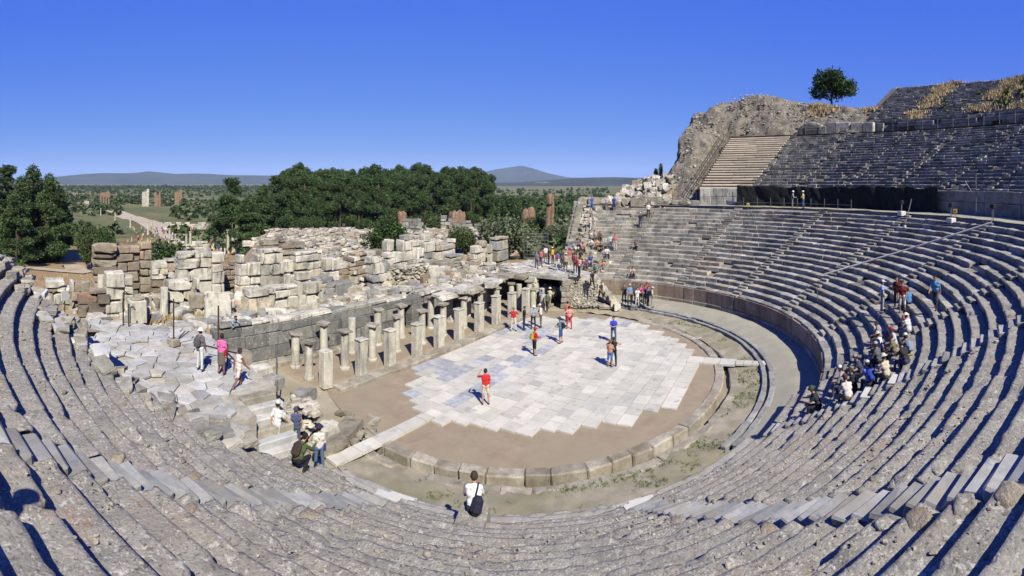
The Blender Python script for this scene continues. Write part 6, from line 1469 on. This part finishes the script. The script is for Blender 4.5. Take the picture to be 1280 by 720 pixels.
for a in [('visitor in dark clothes sitting at the lower end of the crowded seats', 706, 340, (60, 56, 60), (120, 60, 60), 'sitlean'), ('person in grey sitting on the crowded end seats, second of the upper row', 722, 310, (120, 110, 120), BK, 'sit'), ('person in pink grey top sitting on the crowded end seats', 728, 313, (180, 130, 130), (90, 60, 60), 'sit'),
          ('person in white top sitting in the middle of the crowded seats', 739, 309, (226, 226, 224), (60, 50, 56), 'sit'), ('person in salmon top sitting among the crowded seats', 746, 311, (222, 160, 130), (120, 60, 50), 'sit'), ('person in black sitting among the crowded seats', 752, 315, BK, (40, 40, 46), 'sitlean'),
          ('person in orange pink sitting alone on the pale lower seats', 754, 337, (216, 150, 120), (150, 140, 130), 'sit'), ('person in blue sitting on the pale lower seats', 737, 330, (40, 70, 180), (60, 60, 110), 'sit'), ('person in red and white with long hair sitting above the podium wall', 791, 343, (206, 180, 176), (80, 40, 40), 'sitlean'),
          ('person in black and white sitting on the stairway edge', 795, 311, (120, 120, 124), BK, 'sitlean'), ('person in dark jacket sitting left of the white visitor', 719, 322, (80, 60, 62), (70, 50, 50), 'sit'), ('person in black top sitting on the stair side of the crowd', 727, 322, (40, 40, 46), (60, 60, 60), 'sit'),
          ('person in grey pink sitting in the lower row of the crowd', 714, 325, (170, 90, 100), (120, 110, 110), 'sit'), ('small figure in pale blue sitting at the wall side of the crowd', 717, 312, (150, 170, 190), (80, 80, 90), 'sit')]:
    sitter(*a[:6], da=rgx.uniform(-30, 30), group=SW)
for a in [('man in pale striped shirt standing among the crowded seats', 762, 314, (170, 196, 206), (90, 100, 120), 'stand', None, 160), ('woman in rose top standing beside the striped shirt man', 768, 314, (206, 110, 116), (206, 196, 190), 'stand', None, 190), ('visitor in pale clothes climbing along the end wall', 737, 291, (206, 190, 180), (200, 196, 190), 'walk', None, 20),
          ('man in blue shirt and shorts at the very top of the end seats', 739, 264, (40, 84, 200), (70, 100, 170), 'stand', None, 150), ('visitor in grey white at the top of the end seats', 758, 266, (190, 180, 180), (130, 120, 120), 'stand', None, 180), ('man in royal blue at the top of the end seats', 767, 265, (44, 74, 190), (52, 70, 130), 'stand', None, 200),
          ('man in black jacket and jeans climbing the stairway', 799.5, 287, BK, (60, 84, 130), 'walk', ('cap', WH), 0), ('man in white shirt and dark trousers near the top of the stairway', 809.5, 274, WH, (40, 40, 46), 'stand', None, 180)]:
    stander(*a[:6], hat=a[6], face=a[7])
for (x, y, z, sh_, pa, po, fc_, hat, lab) in [
  (703, 334, 2.72, (60, 64, 70), (80, 76, 70), 'stand', 120, None, 'visitor in charcoal shirt on the passage platform beside the blue vest'), (707, 340, 2.72, (190, 170, 150), (96, 90, 84), 'phone', 30, ('brim', (210, 200, 180)), 'visitor in beige shirt and sun hat on the passage platform'),
  (719, 341, 2.72, (150, 60, 66), (60, 60, 70), 'stand', 200, None, 'visitor in wine red top next to the red pack visitor'), (682, 327, 2.72, (214, 214, 212), (120, 110, 100), 'stand', 160, ('cap', (60, 80, 140)), 'visitor in white shirt and blue cap by the mesh fence'),
  (671, 336, 2.72, (110, 130, 150), (70, 70, 80), 'stand', 210, None, 'visitor in slate blue shirt at the stage side of the platform'), (687, 384, .0, (206, 200, 190), (150, 140, 120), 'walk', 30, ('brim', (220, 214, 200)), 'visitor in cream clothes and hat walking into the passage'),
  (684, 389, .0, (90, 110, 90), (60, 60, 60), 'walk', 20, None, 'visitor in green shirt following the others into the passage')]:
    person(lab, on(x, y, z), fc_, po, sh_, pa, rgx.uniform(1.6, 1.75), hat=hat, vox=.03)
for a in [('visitor in light grey sitting on the upper part of the crowded seats', 744, 298, (180, 182, 186), (90, 90, 96), 'sit'), ('visitor in brown jacket sitting beside the light grey visitor', 749, 299, (120, 92, 72), (60, 54, 50), 'sitlean'), ('visitor in white top sitting near the stair side of the crowded seats', 758, 322, (222, 220, 216), (70, 74, 90), 'sit'),
          ('visitor in purple top sitting on the lower crowded seats', 731, 338, (110, 70, 120), (70, 66, 70), 'sit'), ('visitor in teal top sitting on the lower crowded seats', 744, 345, (60, 130, 130), (80, 76, 70), 'sitlean'), ('visitor in tan top sitting at the foot of the crowded seats', 728, 331, (186, 160, 124), (80, 70, 66), 'sit')]:
    sitter(*a[:6], da=rgx.uniform(-30, 30), group=SW)
# workers on the walkway by the netting
for x, sh_, pa, po, fc_, lab in [(990.5, (150, 150, 152), (120, 120, 126), 'phone', 90, 'worker in grey overalls and white helmet before the green netting'), (1004, (196, 176, 120), (62, 88, 140), 'fold', -80, 'worker in tan shirt and jeans with white helmet before the netting')]:
    p = pt(x, 263.5, d=49.0); person(lab, (p.x, p.y, 8.2), fc_, po, sh_, pa, 1.74, hat=('brim', (236, 236, 234)), helmet=True, vox=.028, sleeve=1)
# five visitors on the curved seats
for a in [('man in light blue shirt and white cap standing with four others on the curved seats', 1108, 388, (130, 166, 222), (180, 186, 200), 'stand', ('cap', WH), 100), ('person in dark red behind the man in maroon', 1125, 384, (110, 40, 44), (80, 60, 56), 'stand', None, 200), ('man in maroon shirt and white shorts standing on the curved seats', 1132, 391, (128, 26, 40), (226, 222, 220), 'stand', ('cap', (60, 60, 64)), 180),
          ('woman in light blue top with dark curly hair standing apart on the curved seats', 1162, 391, (84, 160, 222), (60, 66, 80), 'walk', None, 200)]:
    stander(*a[:6], hat=a[6], face=a[7], vox=.022, hh=1.72, legs=.6 if 'shorts' in a[0] else 1, hair=(26, 22, 22))
sitter('person in blue shirt sitting next to the man in maroon', 1143, 380, (70, 140, 210), (60, 60, 80), 'sit', ('cap', (60, 70, 90)), da=80, vox=.024)
# tour group crowding on the stair
CG = 'tour group sitting on the stairway steps'
for a in [('visitor in dark clothes and green cap at the foot of the tour group', 1033, 512, (44, 46, 54), (40, 40, 46), 'sitlean', ('brim', (60, 84, 62)), None), ('man in white checked shirt sitting with his back bent in the tour group', 1058, 500, (214, 208, 206), (120, 104, 84), 'sitlean', ('cap', (110, 36, 50)), None),
          ('visitor in grey with white cap in the tour group', 1062, 486, (150, 156, 168), (90, 90, 100), 'sit', ('cap', WH), None), ('visitor in black with a yellow badge in the tour group', 1077, 489, (38, 40, 40), (40, 42, 46), 'sit', None, None), ('man in bright blue shirt with a blue pack in the tour group', 1096, 483, (96, 130, 214), (60, 66, 80), 'sitlean', ('cap', (200, 200, 206)), ('back', (40, 66, 180))),
          ('man in cream vest and sun hat with his back turned in the tour group', 1117, 474, (206, 196, 170), (80, 84, 80), 'sit', ('brim', (206, 200, 190)), None), ('visitor in dark grey and grey cap in the tour group', 1098, 455, (96, 98, 110), BK, 'sit', ('cap', (170, 172, 176)), None), ('visitor in white shirt and pale hat in the tour group', 1104, 440, (220, 220, 224), (120, 110, 110), 'sit', ('brim', (206, 196, 170)), None),
          ('visitor with patterned top in the upper tour group', 1106, 424, (150, 140, 150), (90, 60, 66), 'sit', None, None), ('visitor in black top with bare arms in the tour group', 1132, 455, (44, 46, 48), (60, 66, 110), 'sitlean', None, None), ('visitor in grey shirt and red cap in the tour group', 1128, 434, (196, 200, 206), (110, 110, 116), 'sit', ('cap', (206, 44, 50)), None),
          ('visitor in pale blue and white hat in the tour group', 1133, 424, (206, 210, 220), (150, 150, 150), 'sit', ('brim', WH), None), ('man in grey shirt, khaki trousers and white cap beside a pale backpack', 1150, 446, (110, 122, 118), (176, 156, 124), 'sitlean', ('cap', (226, 226, 224)), ('back', (130, 150, 176))), ('visitor in pink scarf at the top of the tour group', 1131, 412, (206, 150, 140), (90, 70, 66), 'sit', None, None),
          ('visitor in dark blue bending at the back of the tour group', 1086, 470, (60, 66, 96), (50, 52, 60), 'sitlean', ('cap', (150, 150, 160)), None), ('visitor in olive top in the upper tour group', 1118, 444, (120, 116, 84), (70, 66, 60), 'sit', None, None)]:
    sitter(*a[:5], a[5], a[6], da=rgx.uniform(-25, 60), bag=a[7], vox=.022, group=CG)
# left platform and steps
person('man in checked shirt, white trousers and white hat on the crazy paving', on(250, 462, 2.82), 40, 'stand', (110, 100, 116), (216, 222, 226), 1.74, hat=('brim', (232, 232, 232)), bag=('back', (90, 90, 96)), vox=.02, sleeve=1, fine=True)
person('woman in pink shirt and grey skirt with a red shoulder bag on the paving', on(277, 467, 2.78), 30, 'stand', (232, 100, 180), (112, 104, 92), 1.66, legs=0, skirt=True, bag=('side', (170, 30, 50)), skin=(150, 96, 74), hair=(40, 30, 26), vox=.02, fine=True)
person('woman in white sleeveless dress stepping down the platform steps', on(298, 487, 2.62), 60, 'walk', (226, 216, 214), (226, 216, 214), 1.66, sleeve=-1, legs=.4, skin=(150, 92, 70), hair=(60, 44, 34), vox=.02, fine=True)
p = pt(296, 408, Y=9.3); person('figure in pale blue crouching on the edge of the stage wall', (p.x, 9.9, 2.3), 150, 'squat', (150, 176, 206), (130, 150, 180), 1.6, vox=.028)
def lstand(lab, x, y, z, **k): p = pt(x, y, z); person(lab, (p.x, p.y, z), **k)
lstand('man in white T-shirt and cap walking down behind the lower seats', 346, 560, .95, face=40, pose='walk', shirt=(230, 230, 230), pants=(214, 216, 222), h=1.74, hat=('cap', (214, 214, 214)), vox=.018, fine=True)
lstand('woman in blue patterned top with head scarf beside the slab path', 370, 562, .55, face=0, pose='stand', shirt=(70, 84, 128), pants=(80, 90, 110), h=1.62, sleeve=-1, hair=(60, 66, 96), vox=.018, fine=True)
lstand('person in cream vest, blue sleeves and navy hat with a blue shoulder bag', 399, 590, .45, face=-5, pose='stand', shirt=(214, 210, 202), pants=(90, 110, 150), h=1.66, sleeve=1, hat=('brim', (34, 38, 76)), bag=('side', (34, 56, 140)), vox=.018, fine=True)
pk = pt(378, 582, 2.3)
person('man in green jacket with a brown backpack crouching on the lower seats', seat(377, 586, .3), 40, 'squat', (76, 92, 52), (26, 26, 30), 1.74, sleeve=1, hair=(26, 22, 20), bag=('back', (66, 48, 44)), vox=.016, fine=True)
ps_ = pt(592, 640, 1.62); ps_.z = 1.62
tag(ob('seat_stone', mesh('stone', *cblock(1.3, .8, .8, bev=.05, jit=.06, rg=rgx), [M['cong']]), None, (ps_.x, ps_.y, 1.24), (0, 0, .4)), 'low grey stone on which the man in the white T-shirt sits', 'stone block')
person('man in white T-shirt sitting with a dark shoulder bag on the lowest seats', ps_, 5, 'sit', (232, 232, 236), (40, 44, 56), 1.92, hair=(66, 48, 38), bag=('sling', (30, 34, 58)), vox=.013, fine=True)
# a visitor on the walkway beside the camera; only his shadow reaches the picture
person('visitor in dark jacket and hat on the walkway whose shadow falls across the stairs', (-27.5, -12.1, 8.15), -60, 'photo', (60, 60, 70), (50, 50, 60), 1.72, hat=('brim', (120, 110, 90)), sleeve=1, vox=.03)
tubes('camera_tripod', 'black camera tripod on the walkway beside the photographer', 'tripod', [('leg', [(0, 0, 1.2), (-.35, .1, 0)], .015, 'black'), ('leg', [(0, 0, 1.2), (.35, .1, 0)], .015, 'black'), ('leg', [(0, 0, 1.2), (0, -.4, 0)], .015, 'black'), ('head', [(0, 0, 1.15), (0, 0, 1.45)], .05, 'black')], (-26.9, -13.3, 8.17))
# far crowd along the street: too many and too small to tell apart
b = MB(); cc = [(206, 60, 60), (222, 222, 220), (70, 90, 150), (60, 60, 66), (190, 170, 150), (226, 200, 120), (120, 150, 190)]
ms = [cm(c) for c in cc] + [cm((196, 146, 118), 'skin')]
for k in range(150):
    x, d = rgx.choice([(rgx.gauss(276, 9), rgx.uniform(105, 135)), (rgx.gauss(196, 16), rgx.uniform(130, 190)), (rgx.uniform(160, 300), rgx.uniform(115, 200))]); p = gpt(x, d); m = rgx.randrange(7); m2 = rgx.randrange(7); hh = rgx.uniform(1.55, 1.8)
    b.lathe([(.1, 0), (.17, hh * .45)], 6, Matrix.Translation(p + Vector((0, 0, .25))), m2); b.lathe([(.18, hh * .45), (.23, hh * .78), (.08, hh * .86)], 6, Matrix.Translation(p + Vector((0, 0, .25))), m); b.lathe([(.06, hh * .86), (.11, hh * .93), (.04, hh)], 6, Matrix.Translation(p + Vector((0, 0, .25))), 7)
tag(ob('street_crowd', b.me('street_crowd', ms)), 'distant crowd of visitors along the harbour street', 'crowd', kind='stuff')

# ------------------------------------------------------------------ haze of the plain
V, F = [(x, y, z) for x in (-1, 1) for y in (-1, 1) for z in (0, 1)], [[0, 1, 3, 2], [4, 6, 7, 5], [0, 4, 5, 1], [2, 3, 7, 6], [0, 2, 6, 4], [1, 5, 7, 3]]
V = [(x * 15000, y * 15000, -45 + z * 480) for x, y, z in V]
hm = bpy.data.materials.new('haze'); hm.use_nodes = True; hn = hm.node_tree; hn.nodes.remove(hn.nodes['Principled BSDF'])
pv = hn.nodes.new('ShaderNodeVolumePrincipled'); pv.inputs['Density'].default_value = HAZE; pv.inputs['Color'].default_value = (.5, .68, 1.0, 1); pv.inputs['Anisotropy'].default_value = 0.0
hn.links.new(pv.outputs[0], hn.nodes['Material Output'].inputs['Volume'])
tag(ob('haze', mesh('haze', V, F, [hm])), kind='stuff')
